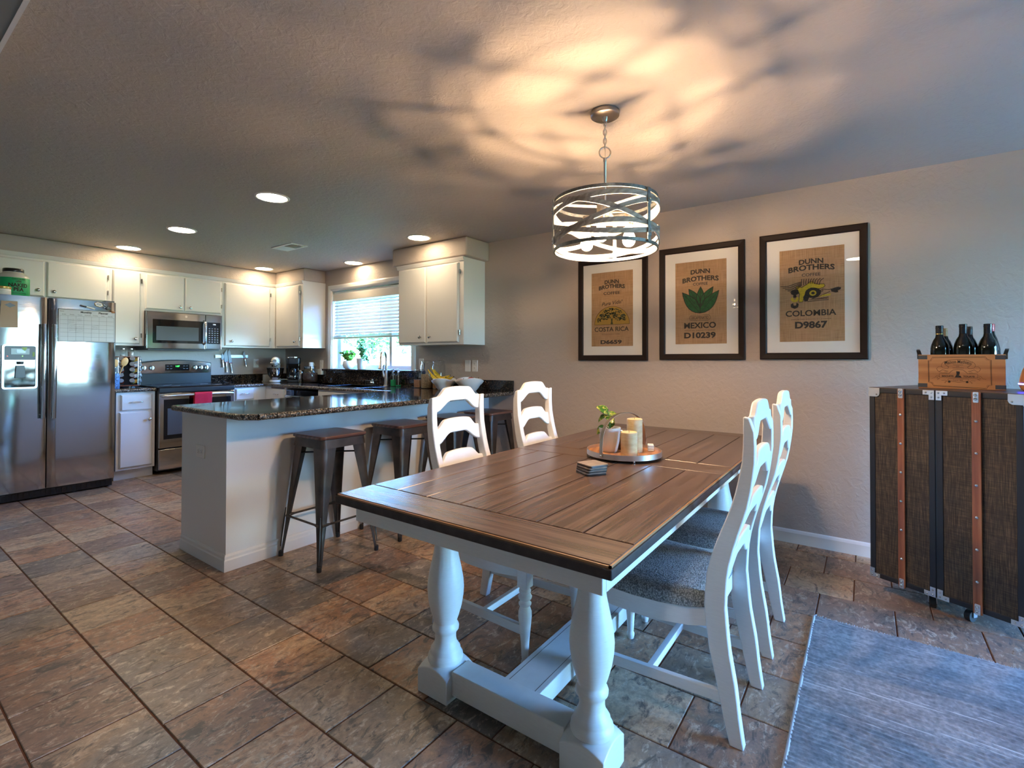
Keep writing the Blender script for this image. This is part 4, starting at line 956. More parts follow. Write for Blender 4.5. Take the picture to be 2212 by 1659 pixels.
def p_col(t):
    dunn(t, .218, .174, .133, .069, .131, .053)
    g = G()
    for i in range(5): y = .068-.011*i; stroke(g, [(-.178+.014*i, y), (-.13+.01*i, y-.001), (-.09, y+.012-.001*i), (-.058+.0*i, .088-.006*i)], .0020)
    for i in range(9):
        x = -.055+.0125*i; stroke(g, [(x, .062+.012*sin(i/8*pi)), (x+.001+.0006*i*i*.2, .090+.006*sin(i/8*pi)), (x+.002+.0011*i*i*.35, .108-.0006*i)], .0020)
    g.obj('feather', M_print, t)
    Y = [(-.070,-.045),(-.066,.010),(-.078,.036),(-.088,.048),(-.084,.062),(-.066,.062),(-.056,.050),(-.030,.066),(-.016,.076),(-.008,.086),(.012,.086),(.018,.072),(.044,.064),(.052,.066),(.072,.066),(.078,.052),(.068,.042),(.052,.038),(.040,.036),(.000,.046),(-.030,.020),(-.040,-.012),(-.048,-.045)]
    poly(t, M_yellowp, Y, 0, 'crest'); g = G(); stroke(g, Y+Y[:1], .0016); g.obj('emblem_outline', M_print, t)
    poly(t, M_print, [(.010+.045*cos(a), .012+.034*sin(a)) for a in [2*pi*k/24 for k in range(24)]], .0004, 'eye_patch'); poly(t, M_print, [(-.038,-.043),(-.046,-.015),(-.036,.004),(-.018,.006),(-.012,-.020),(-.020,-.042)], .0004, 'jaw_patch')
    poly(t, M_yellowp, [(.010+.020*cos(a), .010+.018*sin(a)) for a in [2*pi*k/20 for k in range(20)]], .001, 'eye_ring'); poly(t, M_print, [(.011+.010*cos(a), .010+.009*sin(a)) for a in [2*pi*k/16 for k in range(16)]], .0016, 'pupil')
    poly(t, M_print, [(.108,.028),(.130,.036),(.150,.040),(.165,.034),(.160,.022),(.146,.016),(.150,.006),(.135,.004),(.112,.012)], .0003, 'snout'); poly(t, M_print, [(-.116,.030),(-.106,.040),(-.074,.038),(-.068,.014),(-.086,.004),(-.082,-.014),(-.104,-.014),(-.102,.004),(-.116,.012)], .0003, 'ear_patch')
    ring = [(-.094+.023*cos(a), -.022+.022*sin(a)) for a in [pi*.85+k*1.3*pi/14 for k in range(15)]]; ri = [(-.094+.009*cos(a), -.016+.012*sin(a)) for a in [pi*.85+k*1.3*pi/14 for k in range(14,-1,-1)]]
    poly(t, M_yellowp, ring+ri, .0004, 'earring'); poly(t, M_print, [(-.118,-.058),(-.115,-.078),(-.094,-.088),(-.074,-.078),(-.071,-.056),(-.084,-.048),(-.086,-.066),(-.100,-.066),(-.104,-.048)], .0002, 'pendant')
    poly(t, M_yellowp, [(.034,-.018),(.062,-.006),(.110,.000),(.106,-.012),(.060,-.016)], .0004, 'tooth_stripe')
    g = G(); stroke(g, [(.060,.034),(.075,.030),(.100,.026),(.118,.030)], .0018); stroke(g, [(.005,-.026),(.050,-.012),(.105,.014)], .0016); stroke(g, [(.000,-.028),(.05,-.026),(.095,-.022),(.096,-.038),(.04,-.040),(-.02,-.044)], .0018); stroke(g, [(-.01,-.034),(.09,-.030)], .0014)
    q = [(.060+.006*cos(a), .022+.006*sin(a)) for a in [2*pi*k/12 for k in range(13)]]; stroke(g, q, .0016); g.obj('jaw_line', M_print, t)
    fit('COLOMBIA', -.148, .138, -.120, .040, M_print, t, BZ, .002); fit('IMPORTED SPECIALTY COFFEE', -.115, .110, -.161, .006, M_print, t, BZ); fit('D9867', -.093, .090, -.198, .048, M_print, t, BZ, .004)
picture('framed coffee sack print reading Costa Rica, left of the three', 1.702, 1.643, p_costa)
picture('framed coffee sack print reading Mexico with green agave', .995, 1.650, p_mex)
picture('framed coffee sack print reading Colombia with yellow emblem', .290, 1.654, p_col)

# ------------------------------------------------------------------ bar stools
def leg_profile(sx, sy):
    """pressed-steel corner leg: an angle section that narrows towards the foot"""
    g = G(); rings = []
    for k in range(9):
        f = k/8; z = .735 - .715*f; cx = (.150+.058*f)*sx; cy = (.150+.058*f)*sy; w = .078*(1-f)**1.15 + .020; th = .004
        # quarter-round outer corner
        out = [(cx - sx*w, cy), (cx - sx*w*.45, cy), (cx-sx*.012, cy-sy*.002), (cx-sx*.003, cy-sy*.010), (cx, cy - sy*w*.45), (cx, cy - sy*w)]
        inn = [(x - sx*th*(0 if abs(x-cx) > w*.9 else 1), y - sy*th*(0 if abs(y-cy) > w*.9 else 1)) for x, y in out]
        inn = [(cx - sx*w, cy-sy*th), (cx-sx*w*.45, cy-sy*th), (cx-sx*.016, cy-sy*.008), (cx-sx*.009, cy-sy*.014), (cx-sx*th, cy-sy*w*.45), (cx-sx*th, cy-sy*w)]
        rings.append([(x,y,z) for x, y in out] + [(x,y,z) for x, y in reversed(inn)])
    g.sweep(rings); 
    a, b = Vector(((.150+.0335)*sx,(.150+.0335)*sy,.30)), Vector(((.150+.055)*sx,(.150+.055)*sy,.06)); n = Vector((sx,sy,0)).normalized()
    g.tube([a+n*.001, a.lerp(b,.5)+n*.0035, b+n*.001], [.003,.0065,.003], 6)
    return g
def make_stool(loc, label):
    t = thing('bar_stool', label, 'stool', loc, group='metal bar stools along the breakfast bar')
    se = G().prism(rrect(-.166,-.166,.166,.166,.035,.743,6), (0,0,.020)).obj('seat', M_seatwood, t, bevel=.005)
    g = G(); o_ = rrect(-.156,-.156,.156,.156,.032,.742,6); b_ = rrect(-.162,-.162,.162,.162,.032,.690,6)
    n = len(o_); oi = [(x*.97,y*.97,z) for x, y, z in o_]; bi = [(x*.97,y*.97,z) for x, y, z in b_]
    g.sweep([[o_[k], b_[k], bi[k], oi[k]] for k in range(n)], closed=True, caps=False); g.obj('apron', M_gun, t, 40)
    for sx, sy in ((-1,-1),(1,-1),(1,1),(-1,1)):
        l = leg_profile(sx, sy).obj('leg', M_gun, t, 40)
        G().lathe([(0,0),(.013,0),(.014,.006),(.014,.030),(.010,.034),(0,.034)], 12, (.2035*sx,.2035*sy,0)).obj('rubber_foot', M_rubber, l, 40)
    for k in range(4):
        a, b = [((-1,-1),(1,-1),(1,1),(-1,1))[q % 4] for q in (k, k+1)]; zz = .250; e = .183
        p, q = Vector((a[0]*e,a[1]*e,zz)), Vector((b[0]*e,b[1]*e,zz)); d = q-p
        G().tube([p+d*.02, p+d*.10, p+d*.16, p+d*.84, p+d*.90, p+d*.98], [.010,.010,.0065,.0065,.010,.010], 8).obj('foot_rail', M_gun, t, 50)
    g = G()
    for a, b in (((-1,-1),(1,1)),((1,-1),(-1,1))): g.tube([(a[0]*.145,a[1]*.145,.640),(b[0]*.145,b[1]*.145,.640)], .0055, 6)
    g.obj('cross_brace', M_black, t, 50); return t
s0 = make_stool((1.862, 2.760, 0), 'metal bar stool with wood seat, first from the bar end')
for x, lab in ((2.462, 'metal bar stool with wood seat, second from the bar end'), (3.000, 'metal bar stool with wood seat, third from the bar end, behind a chair'), (3.470, 'metal bar stool with wood seat, last one beside the picture wall')):
    dup(s0, (x, 2.757, 0), None, lab)

# ------------------------------------------------------------------ dining table
tx0, tx1, ty0, ty1, TZ = 1.030, 3.360, .465, 1.497, .760
tb = thing('dining_table', 'long trestle dining table, dark plank top on white turned pedestals', 'table', (0,0,0))
g = G().box((tx0,ty0,TZ-.034),(tx1,ty1,TZ-.0075)); g.obj('top_edge', M_edge, tb, bevel=.004)
g = G(); q = .004
for a, b in (((tx0+q,ty0+q,TZ-.0074),(tx0+q+.006,ty1-q,TZ-.0022)), ((tx1-q-.006,ty0+q,TZ-.0074),(tx1-q,ty1-q,TZ-.0022)), ((tx0+q,ty0+q,TZ-.0074),(tx1-q,ty0+q+.006,TZ-.0022)), ((tx0+q,ty1-q-.006,TZ-.0074),(tx1-q,ty1-q,TZ-.0022))): g.box(a, b)
g.obj('rubbed_line', M_edgeline, tb)
def plank(x0, y0, x1, y1, m, name='plank'):
    o = G().cbox((-(x1-x0)/2,-(y1-y0)/2,-.0074), ((x1-x0)/2,(y1-y0)/2,0), .0016).obj(name, m, tb); o.location = ((x0+x1)/2, (y0+y1)/2, TZ - rnd.uniform(0,.0003)); return o
e = .009; js = .0044
plank(tx0+e, ty0+e, 1.188-js/2, ty1-e, M_oakc, 'end_board'); plank(3.222+js/2, ty0+e, tx1-e, ty1-e, M_oakc, 'end_board'); plank(2.120+js/2, ty0+e, 2.285-js/2, ty1-e, M_oakc, 'cross_board')
ys = [ty0+e, .619, .767, .914, 1.063, 1.210, 1.356, ty1-e]
for a, b in zip(ys, ys[1:]):
    plank(1.188+js/2, a+js/2, 2.120-js/2, b-js/2, M_oak); plank(2.285+js/2, a+js/2, 3.222-js/2, b-js/2, M_oak)
g = G(); ax0, ax1, ay0, ay1 = 1.082, 3.308, .512, 1.450
for a, b in (((ax0,ay0,.660),(ax0+.022,ay1,.726)), ((ax1-.022,ay0,.660),(ax1,ay1,.726)), ((ax0+.022,ay0,.660),(ax1-.022,ay0+.022,.726)), ((ax0+.022,ay1-.022,.660),(ax1-.022,ay1,.726)), ((2.11,ay0+.022,.67),(2.13,ay1-.022,.726)), ((2.27,ay0+.022,.67),(2.29,ay1-.022,.726))): g.box(a, b)
g.obj('apron', M_ped, tb, bevel=.003)
def pedestal(x, y):
    b = .073; g = G()
    def top(u, v):
        X, Y = 2*u-1, 2*v-1; return (x+X*b, y+Y*b, .083+.022*(2-X*X-Y*Y))
    g.grid(top, 8, 8); n0 = len(g.v); g.add([(x-b,y-b,0),(x+b,y-b,0),(x+b,y+b,0),(x-b,y+b,0)], [(0,3,2,1)])
    r = lambda f: [f(k) for k in range(9)]
    for ring, c0, c1 in ((r(lambda k: k), n0, n0+1), (r(lambda k: k*9+8), n0+1, n0+2), (r(lambda k: 80-k), n0+2, n0+3), (r(lambda k: 72-9*k), n0+3, n0)): g.f.append(tuple([c0, c1] + ring[::-1]))
    g.obj('pedestal_block', M_ped, tb, bevel=.004)
    P = [(.0,.112),(.064,.112),(.066,.118),(.064,.130),(.058,.137),(.056,.145),(.055,.152),(.050,.160),(.043,.170),(.039,.186),(.039,.205),(.043,.216),(.049,.222),(.050,.232),(.047,.240),(.042,.246),(.042,.252),(.050,.275),(.060,.310),(.066,.345),(.068,.375),(.066,.405),(.060,.440),(.052,.475),(.045,.510),(.041,.540),(.040,.560),(.042,.572),(.046,.576),(.047,.584),(.053,.590),(.059,.600),(.061,.610),(.059,.622),(.052,.630),(.049,.638),(.049,.662),(0,.662)]
    G().lathe(P, 36, (x,y,0)).obj('pedestal_post', M_ped, tb, 50)
for x in (1.357, 2.975):
    for y in (1.280, .677): pedestal(x, y)
    G().box((x-.045,.677+.072,.022),(x+.045,1.280-.072,.108)).obj('foot_beam', M_ped, tb, bevel=.004)
st = G().box((1.402,.905,.020),(2.930,1.055,.088)).obj('stretcher', M_ped, tb, bevel=.003)
for y in (.926, 1.034): G().box((1.402,y-.001,.0875),(2.930,y+.001,.0884)).obj('groove', mat('groove_dark',(0.12,0.10,0.08),.7), st)

# ------------------------------------------------------------------ dining chairs
ZP = [(0,-.242,.043),(.09,-.222,.050),(.177,-.205,.058),(.30,-.178,.064),(.433,-.165,.066),(.52,-.172,.064),(.589,-.187,.060),(.67,-.216,.054),(.75,-.247,.048),(.82,-.266,.043),(.90,-.281,.038),(.97,-.286,.034),(1.035,-.285,.031)]
def pz(z):
    for (a, y0, t0), (b, y1, t1) in zip(ZP, ZP[1:]):
        if z <= b: f = max(0,(z-a)/(b-a)); return y0+(y1-y0)*f, t0+(t1-t0)*f
    return ZP[-1][1], ZP[-1][2]
def smooth(t): t = max(0,min(1,t)); return t*t*(3-2*t)
def rear_post(s):
    g = G(); rings = []; N_ = 22
    for k in range(N_+1):
        z = 1.045*k/N_; y, t = pz(z); zz = z; w = .034
        if k == N_: t *= .6; w = .028
        x0 = s*.192; x1 = s*(.192-w); rings.append([(x0, y, zz), (x0, y-t, zz - (.004 if k == N_ else 0)), (x1, y-t, zz-(.004 if k == N_ else 0)), (x1, y, zz)])
    return g.sweep(rings)
def slat(ztop, ends, th, ah, bh, t=.022, crest=False):
    """ladder-back rail: flat shoulders, an arch in the middle, cut out below"""
    g = G(); nu, nv = 32, 4; hw = .163; F = []; B = []
    for j in range(nv+1):
        for i in range(nu+1):
            u = -1+2*i/nu; f = smooth((.86-abs(u))/.34); a = f*(ah-.014) + .014*max(0,1-(u/.86)**2); fb = smooth((.92-abs(u))/.62)
            zt = ends + a; zb = ends - th + fb*bh; z = zb + (zt-zb)*j/nv; y, tk = pz(min(z,1.035)); yc = y - tk + t/2 + .001
            F.append((u*hw, yc+t/2, z)); B.append((u*hw, yc-t/2, z))
    n = nu+1; q = []
    for j in range(nv):
        for i in range(nu): a = j*n+i; q.append((a,a+1,a+n+1,a+n))
    g.add(F, q); g.add(B, [tuple(reversed(x)) for x in q]); o = len(F)
    edge = [i for i in range(n)] + [j*n+nu for j in range(1,nv+1)] + [nv*n+i for i in range(nu-1,-1,-1)] + [j*n for j in range(nv-1,0,-1)]
    g.f += [(edge[k], edge[(k+1) % len(edge)], edge[(k+1) % len(edge)]+o, edge[k]+o) for k in range(len(edge))]; return g
def seat_loop(grow=0.0, n=8):
    H_ = []
    side = [(-.176,-.182),(-.212,-.12),(-.236,-.03),(-.240,.06),(-.232,.14),(-.214,.212),(-.186,.252),(-.14,.276),(-.07,.290),(0,.294)]
    L_ = [(x - (grow if x < 0 else 0), y + (grow if y > .2 else (-grow if y < -.15 else 0))) for x, y in side]
    return L_ + [(-x, y) for x, y in reversed(L_[:-1])]
def make_chair(loc, rot, label):
    t = thing('dining_chair', label, 'chair', loc, rot, 'white ladder back chairs round the dining table')
    for s in (-1, 1): rear_post(s).obj('rear_post', M_chair, t, 40, bevel=.004)
    for zt in (1.091, .936, .781, .632): slat(zt, zt-.046, .074, .046, .050).obj('crest_rail' if zt > 1 else 'ladder_slat', M_chair, t, 40, bevel=.005)
    lp = seat_loop(); 
    g = G(); n = len(lp); i_ = [(x*.9, y*.9) for x, y in lp]
    g.sweep([[(*lp[k],.352), (*lp[k],.414), (*i_[k],.414), (*i_[k],.352)] for k in range(n)], closed=True, caps=False); g.obj('apron', M_chair, t, 35)
    g = G(); rings = []
    for f, z in ((1.0,.412),(1.01,.418),(1.005,.430),(.985,.443),(.94,.455),(.80,.464),(.5,.470),(.15,.472)): rings.append([(x*f, .055+(y-.055)*f, z) for x, y in lp])
    g.sweep(rings); g.obj('seat_cushion', M_weave, t, 60)
    g = G(); g.tube([(x*1.006, .055+(y-.055)*1.006, .4165) for x, y in lp], .0035, 6, closed=True); g.obj('welt', M_weave, t, 60)
    for s in (-1, 1):
        x, y = s*.205, .248
        G().box((x-.024,y-.024,.318),(x+.024,y+.024,.412)).obj('leg_block', M_chair, t, bevel=.004)
        P = [(0,0),(.013,0),(.016,.012),(.0165,.022),(.012,.030),(.0135,.036),(.017,.10),(.0235,.165),(.027,.200),(.0265,.222),(.021,.238),(.019,.243),(.025,.249),(.026,.255),(.020,.261),(.018,.266),(.026,.273),(.028,.281),(.024,.289),(.019,.294),(.024,.300),(.024,.306),(.019,.312),(.021,.322),(0,.322)]
        G().lathe(P, 20, (x,y,0)).obj('front_leg', M_chair, t, 50)
        yr, tr = pz(.14); a = Vector((s*.176, yr-.02, .140)); b = Vector((x-s*.006, y, .140)); d = (b-a).normalized(); pp = Vector((-d.y,d.x,0))
        G().obox((a+b)/2, (b-a)/2, pp*.0105, (0,0,.018)).obj('stretcher', M_chair, t, bevel=.002)
    G().obox((0,.02,.142), (.178,0,0), (0,.011,0), (0,0,.014)).obj('stretcher', M_chair, t, bevel=.002)
    return t
ch = make_chair((1.872, .600, 0), 0, 'white ladder back chair in front right, back turned to the rug')
dup(ch, (2.452, .598, 0), 0, 'white ladder back chair behind the front right one, nearer the trunk')
dup(ch, (1.838, 1.357, 0), pi, 'white ladder back chair on the bar side, nearer the camera')
dup(ch, (2.525, 1.352, 0), pi, 'white ladder back chair on the bar side, nearer the picture wall')

# ------------------------------------------------------------------ on the table
tr = thing('serving_tray', 'round wood tray with metal rim and arched handle on the table', 'tray', (2.235,.945,TZ), radians(18))
G().lathe([(0,.016),(.172,.016),(.172,.022),(0,.022)], 48).obj('base', M_trayw, tr, 40)
G().lathe_open([(.172,.012),(.176,.012),(.176,.036),(.172,.036),(.172,.012)], 56).obj('rim', M_alu, tr, 40)
for a in (0.35, 1.92, 3.5, 5.07): G().lathe([(0,0),(.006,.001),(.007,.006),(.006,.012),(0,.013)], 10, (.160*cos(a),.160*sin(a),0)).obj('foot', M_chrome, tr, 40)
ca_, sa_ = -.50, .0
g = G(); hd = Vector((cos(2.62),sin(2.62),0)); sd = Vector((-hd.y,hd.x,0)); pts = []
for k in range(25):
    a = pi*k/24; pts.append(hd*(.1785*cos(a)) * (1 if True else 1) + Vector((0,0,.020+ (.190*(sin(a)**.55)))))
g.strap(pts, .017, .0025, sd); g.obj('handle', M_nickel, tr, 60)
for s in (-1,1): G().ball(hd*(s*.181)+Vector((0,0,.026)), .006, 10, 6).obj('rivet', M_chrome, tr, 60)
pp = thing('potted_plant', 'small variegated plant in a white pot on the tray', 'plant', (2.205,1.005,TZ+.0225))
G().lathe([(0,0),(.032,0),(.036,.004),(.046,.050),(.0525,.112),(.053,.116),(.050,.116),(.046,.100),(0,.100)], 32).obj('pot', M_white, pp, 40)
G().lathe([(0,.097),(.045,.097),(.0465,.104),(.02,.107),(0,.106)], 20).obj('soil', M_soil, pp)
RT = Vector((r3.x, r3.y, 0)); AW = Vector((f2.x, f2.y, 0)).normalized(); UP = Vector((0,0,1))
base_ = Vector((0,0,.104))
tip = base_ + RT*-.008 + UP*.085
G().tube([base_, base_+RT*.000+UP*.03, base_+RT*-.003+UP*.06, tip], [.0036,.0036,.0033,.003], 8).obj('stem', M_stem, pp, 60)
def bigleaf(a, tipv, nrm, w, droop=.25, name='leaf'):
    a = Vector(a); tipv = Vector(tipv); d = tipv-a; L = d.length; nrm = Vector(nrm); sdv = d.cross(nrm).normalized(); nn = sdv.cross(d).normalized()
    def fn(u, v):
        s = 2*v-1; wd_ = w*(sin(pi*min(1,.06+u*.94)**.72)**.8)*(1 if u < .97 else .6); c = d*u + nn*(droop*L*(.25*sin(pi*u)-.35*u*u)); return a + c + sdv*(s*wd_) + nn*(.10*w*s*s)
    g = G(); k = G().grid(fn, 12, 6); g.add(k.v, k.f); o = g.obj(name, M_pothos, pp, 80); so = o.modifiers.new('s','SOLIDIFY'); so.thickness = .0012; return o
bigleaf(tip, tip + RT*-.058+UP*.028+AW*-.01, RT*.35+UP*.55+AW*-.75, .024)
bigleaf(tip+UP*-.016, tip + RT*-.052+UP*-.036+AW*-.02, UP*.9+AW*-.3+RT*-.1, .018, .6)
bigleaf(tip+UP*-.020, tip + RT*.010+UP*-.045+AW*-.055, UP*.85+AW*-.5, .021, .3)
bigleaf(tip+UP*-.012, tip + RT*.056+UP*-.010+AW*.02, UP*.8+AW*-.5+RT*.1, .018, .5)
q0 = base_+UP*.018
g = G().tube([base_, base_+RT*-.010+UP*.012, base_+RT*-.026+UP*.018], [.0022]*3, 6).tube([base_, base_+RT*.010+UP*.022+AW*.01, base_+RT*.016+UP*.032+AW*.02], [.0022]*3, 6); g.obj('stem', M_stem, pp, 60)
bigleaf(base_+RT*-.026+UP*.018, base_+RT*-.064+UP*-.018+AW*-.01, AW*-.8+UP*.4+RT*-.3, .017, .5)
bigleaf(base_+RT*.002+UP*.010+AW*.02, base_+RT*.026+UP*.052+AW*.03, AW*-.7+UP*.5, .018, .3)
M_wax = NM('candle_wax'); n = M_wax.noise(M_wax.coord((1,1,3), random=True), 22, 4); M_wax.set(base_color=M_wax.ramp(n, [(.35,(0.66,0.50,0.27)),(.65,(0.78,0.66,0.42))]), roughness=.55, subsurface_weight=.35, subsurface_radius=(.03,.02,.01), subsurface_scale=.6); M_wax = M_wax.m
def candle(label, p, r, h):
    t = thing('pillar_candle', label, 'candle', (*p, TZ+.0225)); G().lathe([(0,0),(r-.001,0),(r,.002),(r,h-.003),(r-.003,h),(r-.012,h-.004),(0,h-.005)], 36).obj('wax', M_wax, t, 40)
    G().tube([(0,0,h-.008),(.0006,0,h+.002),(-.002,.001,h+.006)], .0012, 6).obj('wick', mat('wick_tan',(0.35,0.22,0.10),.9), t)
candle('short cream pillar candle in front on the tray', (2.172,.893), .0375, .108)
candle('tall cream pillar candle behind the short one on the tray', (2.262,.902), .0365, .160)
jt = thing('lidded_jar', 'small woven jar behind the potted plant on the tray', 'jar', (2.300,.985,TZ+.0225)); G().lathe([(0,0),(.030,0),(.032,.004),(.032,.080),(.028,.085),(0,.085)], 24).obj('jar_body', mat('jar_brown',(0.16,0.09,0.05),.5,var=(120,.7)), jt, 40); G().lathe([(.031,.083),(.033,.085),(.033,.094),(.030,.097),(0,.097)], 24).obj('lid', M_knob, jt, 40)
mb = thing('napkin_stack', 'small white folded stack behind the candles', 'napkins', (2.335,.850,TZ+.0225), .4); [G().box((-.022,-.014,z),(.022+.002*(i%2),.014,z+.010)).obj('fold', M_whitem, mb, bevel=.003) for i, z in enumerate((0,.011,.022))]
for i in range(4):
    t = thing('coaster', 'grey felt edged coaster, %s of the stack of four' % ('bottom','second lowest','second highest','top')[i], 'coaster', (1.832+.002*(i%2), .918-.002*i, TZ+.0002+i*.0105), radians(-35+3*i), 'coasters stacked on the table')
    G().prism(rrect(-.048,-.048,.048,.048,.012,0,5), (0,0,.0045)).obj('felt', M_black, t); G().prism(rrect(-.048,-.048,.048,.048,.012,.0045,5), (0,0,.0055)).obj('slab', mat('coaster_slate',(0.30,0.245,0.215),.5,var=(40,.25)), t, bevel=.0015)

# ------------------------------------------------------------------ pendant lamp
LX, LY = 2.092, .976
pl = thing('pendant_lamp', 'drum pendant lamp of crossing bands with three bulbs over the table', 'lamp', (LX,LY,0))
G().lathe([(0,H),(.064,H),(.066,H-.004),(.066,H-.020),(.060,H-.025),(.014,H-.027),(.012,H-.040),(.007,H-.046),(0,H-.046)], 36).obj('canopy', M_nickel, pl, 40)
zc = H-.043
for k in range(6):
    z = zc-.012-.0205*k; a = Vector((1,0,0)) if k % 2 else Vector((0,1,0)); a = Matrix.Rotation(.6,3,'Z') @ a
    G().tube([Vector((0,0,z)) + a*(.0075*cos(q)) + Vector((0,0,.0150*sin(q))) for q in [2*pi*i/14 for i in range(14)]], .0019, 6, closed=True).obj('chain_link', M_nickel, pl, 60)
zr = zc-.012-.0205*6-.012; a = Matrix.Rotation(-.6,3,'Z') @ Vector((1,0,0))
a = RT.normalized()
G().tube([Vector((0,0,zr)) + a*(.026*cos(q)) + Vector((0,0,.026*sin(q))) for q in [2*pi*i/24 for i in range(24)]], .0035, 8, closed=True).obj('loop', M_nickel, pl, 60)
G().lathe([(0,zr-.024),(.007,zr-.025),(.008,zr-.042),(.0065,zr-.044),(.0065,1.925),(0,1.925)][::-1], 14).obj('stem_rod', M_nickel, pl, 40)
G().tube([(.003,.003,H-.04),(.004,0,zr),(0,0,zr-.03)], .0014, 5).obj('cord', M_nickel, pl)
G().lathe([(0,1.888),(.020,1.888),(.023,1.893),(.023,1.918),(.018,1.926),(0,1.926)], 20).obj('hub', M_nickel, pl, 40)
RD, ZT, ZB = .2400, 1.952, 1.730
def hoop(name, z, m, A=0.0, ph=0.0, h=.018, r=RD, t=.003):
    n = 72; rings = []
    for i in range(n):
        q = 2*pi*i/n; zz = z + A*sin(q-ph); c, s = cos(q), sin(q)
        rings.append([((r+t)*c,(r+t)*s,zz+h/2), ((r+t)*c,(r+t)*s,zz-h/2), ((r-t)*c,(r-t)*s,zz-h/2), ((r-t)*c,(r-t)*s,zz+h/2)])
    return G().sweep(rings, closed=True, caps=False).obj(name, m, pl, 40)
hoop('top_ring', ZT, M_galv, h=.014, r=RD-.006); hoop('bottom_ring', ZB, M_galv, h=.014, r=RD-.006)
ya = atan2(f2.y, f2.x)     # heading of the view, to set the crossings where the lamp shows them
for z, A, ph in ((1.895,.030,ya+pi*.62), (1.842,.088,ya+pi*.95), (1.838,.088,ya+pi*.08), (1.778,.030,ya+pi*.60), (1.840,.080,ya+pi*1.50)): hoop('wood_band', z, M_bandw, A, ph, .021)
for k in range(3):
    q = ya + pi + .66 + k*2*pi/3; c, s = cos(q), sin(q); tv = Vector((-s,c,0)); rv = Vector((c,s,0))
    G().obox(rv*(RD+.004)+Vector((0,0,(ZT+ZB)/2)), tv*.0085, rv*.002, (0,0,(ZT-ZB)/2+.004)).obj('upright', M_galv, pl)
    for z in (1.905, 1.765):
        G().obox(rv*(RD+.0075)+Vector((0,0,z)), tv*.011, rv*.002, (0,0,.016)).obj('clip_plate', M_galv, pl, bevel=.001); G().ball(rv*(RD+.010)+Vector((0,0,z)), .005, 8, 6).obj('bolt', M_knob, pl, 60)
    G().obox(rv*(RD*.5)+Vector((0,0,1.931)), rv*(RD*.5-.004), tv*.009, (0,0,.003)).obj('spoke', M_bandw, pl)
M_core = emit('bulb_core', (1.0, 0.66, 0.38), 1900.0)
mb_ = NM('bulb_glass'); a_ = mb_.n('AddShader', {0: mb_.n('BsdfTransparent').outputs[0], 1: mb_.n('Emission', {'Color': (1.0,0.72,0.45,1), 'Strength': 5.0}).outputs[0]}).outputs[0]
mb_.t.links.new(a_, mb_.out.inputs[0]); M_bulb = mb_.m
for lat, awy in ((-.072,.082), (-.036,-.100), (.108,-.010)):
    v = RT.normalized()*lat + AW*awy; rv = v.normalized()
    G().tube([rv*.015+Vector((0,0,1.905)), rv*.06+Vector((0,0,1.907)), v+Vector((0,0,1.905))], .0055, 8).obj('arm', M_nickel, pl, 60)
    so_ = G().lathe([(0,1.846),(.017,1.846),(.0195,1.850),(.0195,1.905),(.016,1.912),(0,1.912)], 20, v).obj('socket', M_nickel, pl, 40)
    P = [(0,1.744),(.012,1.746),(.022,1.753),(.0285,1.765),(.030,1.778),(.0275,1.792),(.021,1.808),(.0155,1.824),(.0135,1.846),(0,1.846)]
    G().lathe(P, 20, v).obj('bulb', M_bulb, so_, 60); G().lathe([(0,1.772),(.009,1.773),(.009,1.799),(0,1.800)], 12, v).obj('filament', M_core, so_, 60)

# ------------------------------------------------------------------ trunk, crate and bottles
tp = Vector((3.243,-.014,0)); ang = atan2(-.527,-.260)      # front runs from its left corner towards the right of the picture
tk = thing('wardrobe_trunk', 'upright dark woven wardrobe trunk with wood slats on casters', 'trunk', tuple(tp), None)
X_ = Vector((cos(ang),sin(ang),0))
tk.rotation_euler = basis(X_, (0,0,1), X_.cross(Vector((0,0,1)))).to_euler()
TWd, TZ0, TZ1, TD = .594, .083, 1.078, .50
def half(x0, x1):
    G().box((x0+.002,TZ0,-TD),(x1-.002,TZ1-.002,-.004)).obj('case', M_trunk, tk)
    g = G(); b = .026
    for a, c in (((x0,TZ0,-.02),(x0+b,TZ1,0)), ((x1-b,TZ0,-.02),(x1,TZ1,0)), ((x0+b,TZ0,-.02),(x1-b,TZ0+b,0)), ((x0+b,TZ1-b,-.02),(x1-b,TZ1,0)), ((x0,TZ0,-TD-.002),(x0+b,TZ0+b,-.02)), ((x1-b,TZ0,-TD-.002),(x1,TZ0+b,-.02))): g.box(a, c)
    g.obj('edging', M_navy, tk, bevel=.003)
hx = .286
half(0, hx-.002); half(hx+.002, TWd)
G().box((0,TZ1-.001,-TD),(TWd,TZ1+.002,-.001)).obj('top_panel', mat('trunk_top',(0.075,0.042,0.026),.35,var=(20,.4)), tk, bevel=.001)
G().box((hx-.002,TZ0,-.03),(hx+.002,TZ1,-.004)).obj('seam', M_black, tk)
def rivet(g, x, y, z=.010): g.ball((x,y,z), .0078, 8, 5, (1,1,.7))
for x, w in ((.147,.030), (.440,.034)):
    s_ = G().box((x-w/2,TZ0-.006,0),(x+w/2,TZ1+.001,.011)).obj('wood_slat', M_strapw, tk, bevel=.003); g = G()
    n = 6
    for k in range(n): rivet(g, x, TZ0+.14+(TZ1-TZ0-.27)*k/(n-1), .012)
    g.obj('rivet', M_chrome, s_, 60)
    for ys_ in (TZ0+.016, TZ1-.022):
        c_ = G().prism(rrect(x-.010,ys_-.024,x+.010,ys_+.024,.004,.011), (0,0,.002)).obj('slat_cap', M_alu, s_, bevel=.0006); g = G(); rivet(g,x,ys_-.008,.014); rivet(g,x,ys_+.010,.014); g.obj('rivet', M_chrome, tk, 60)
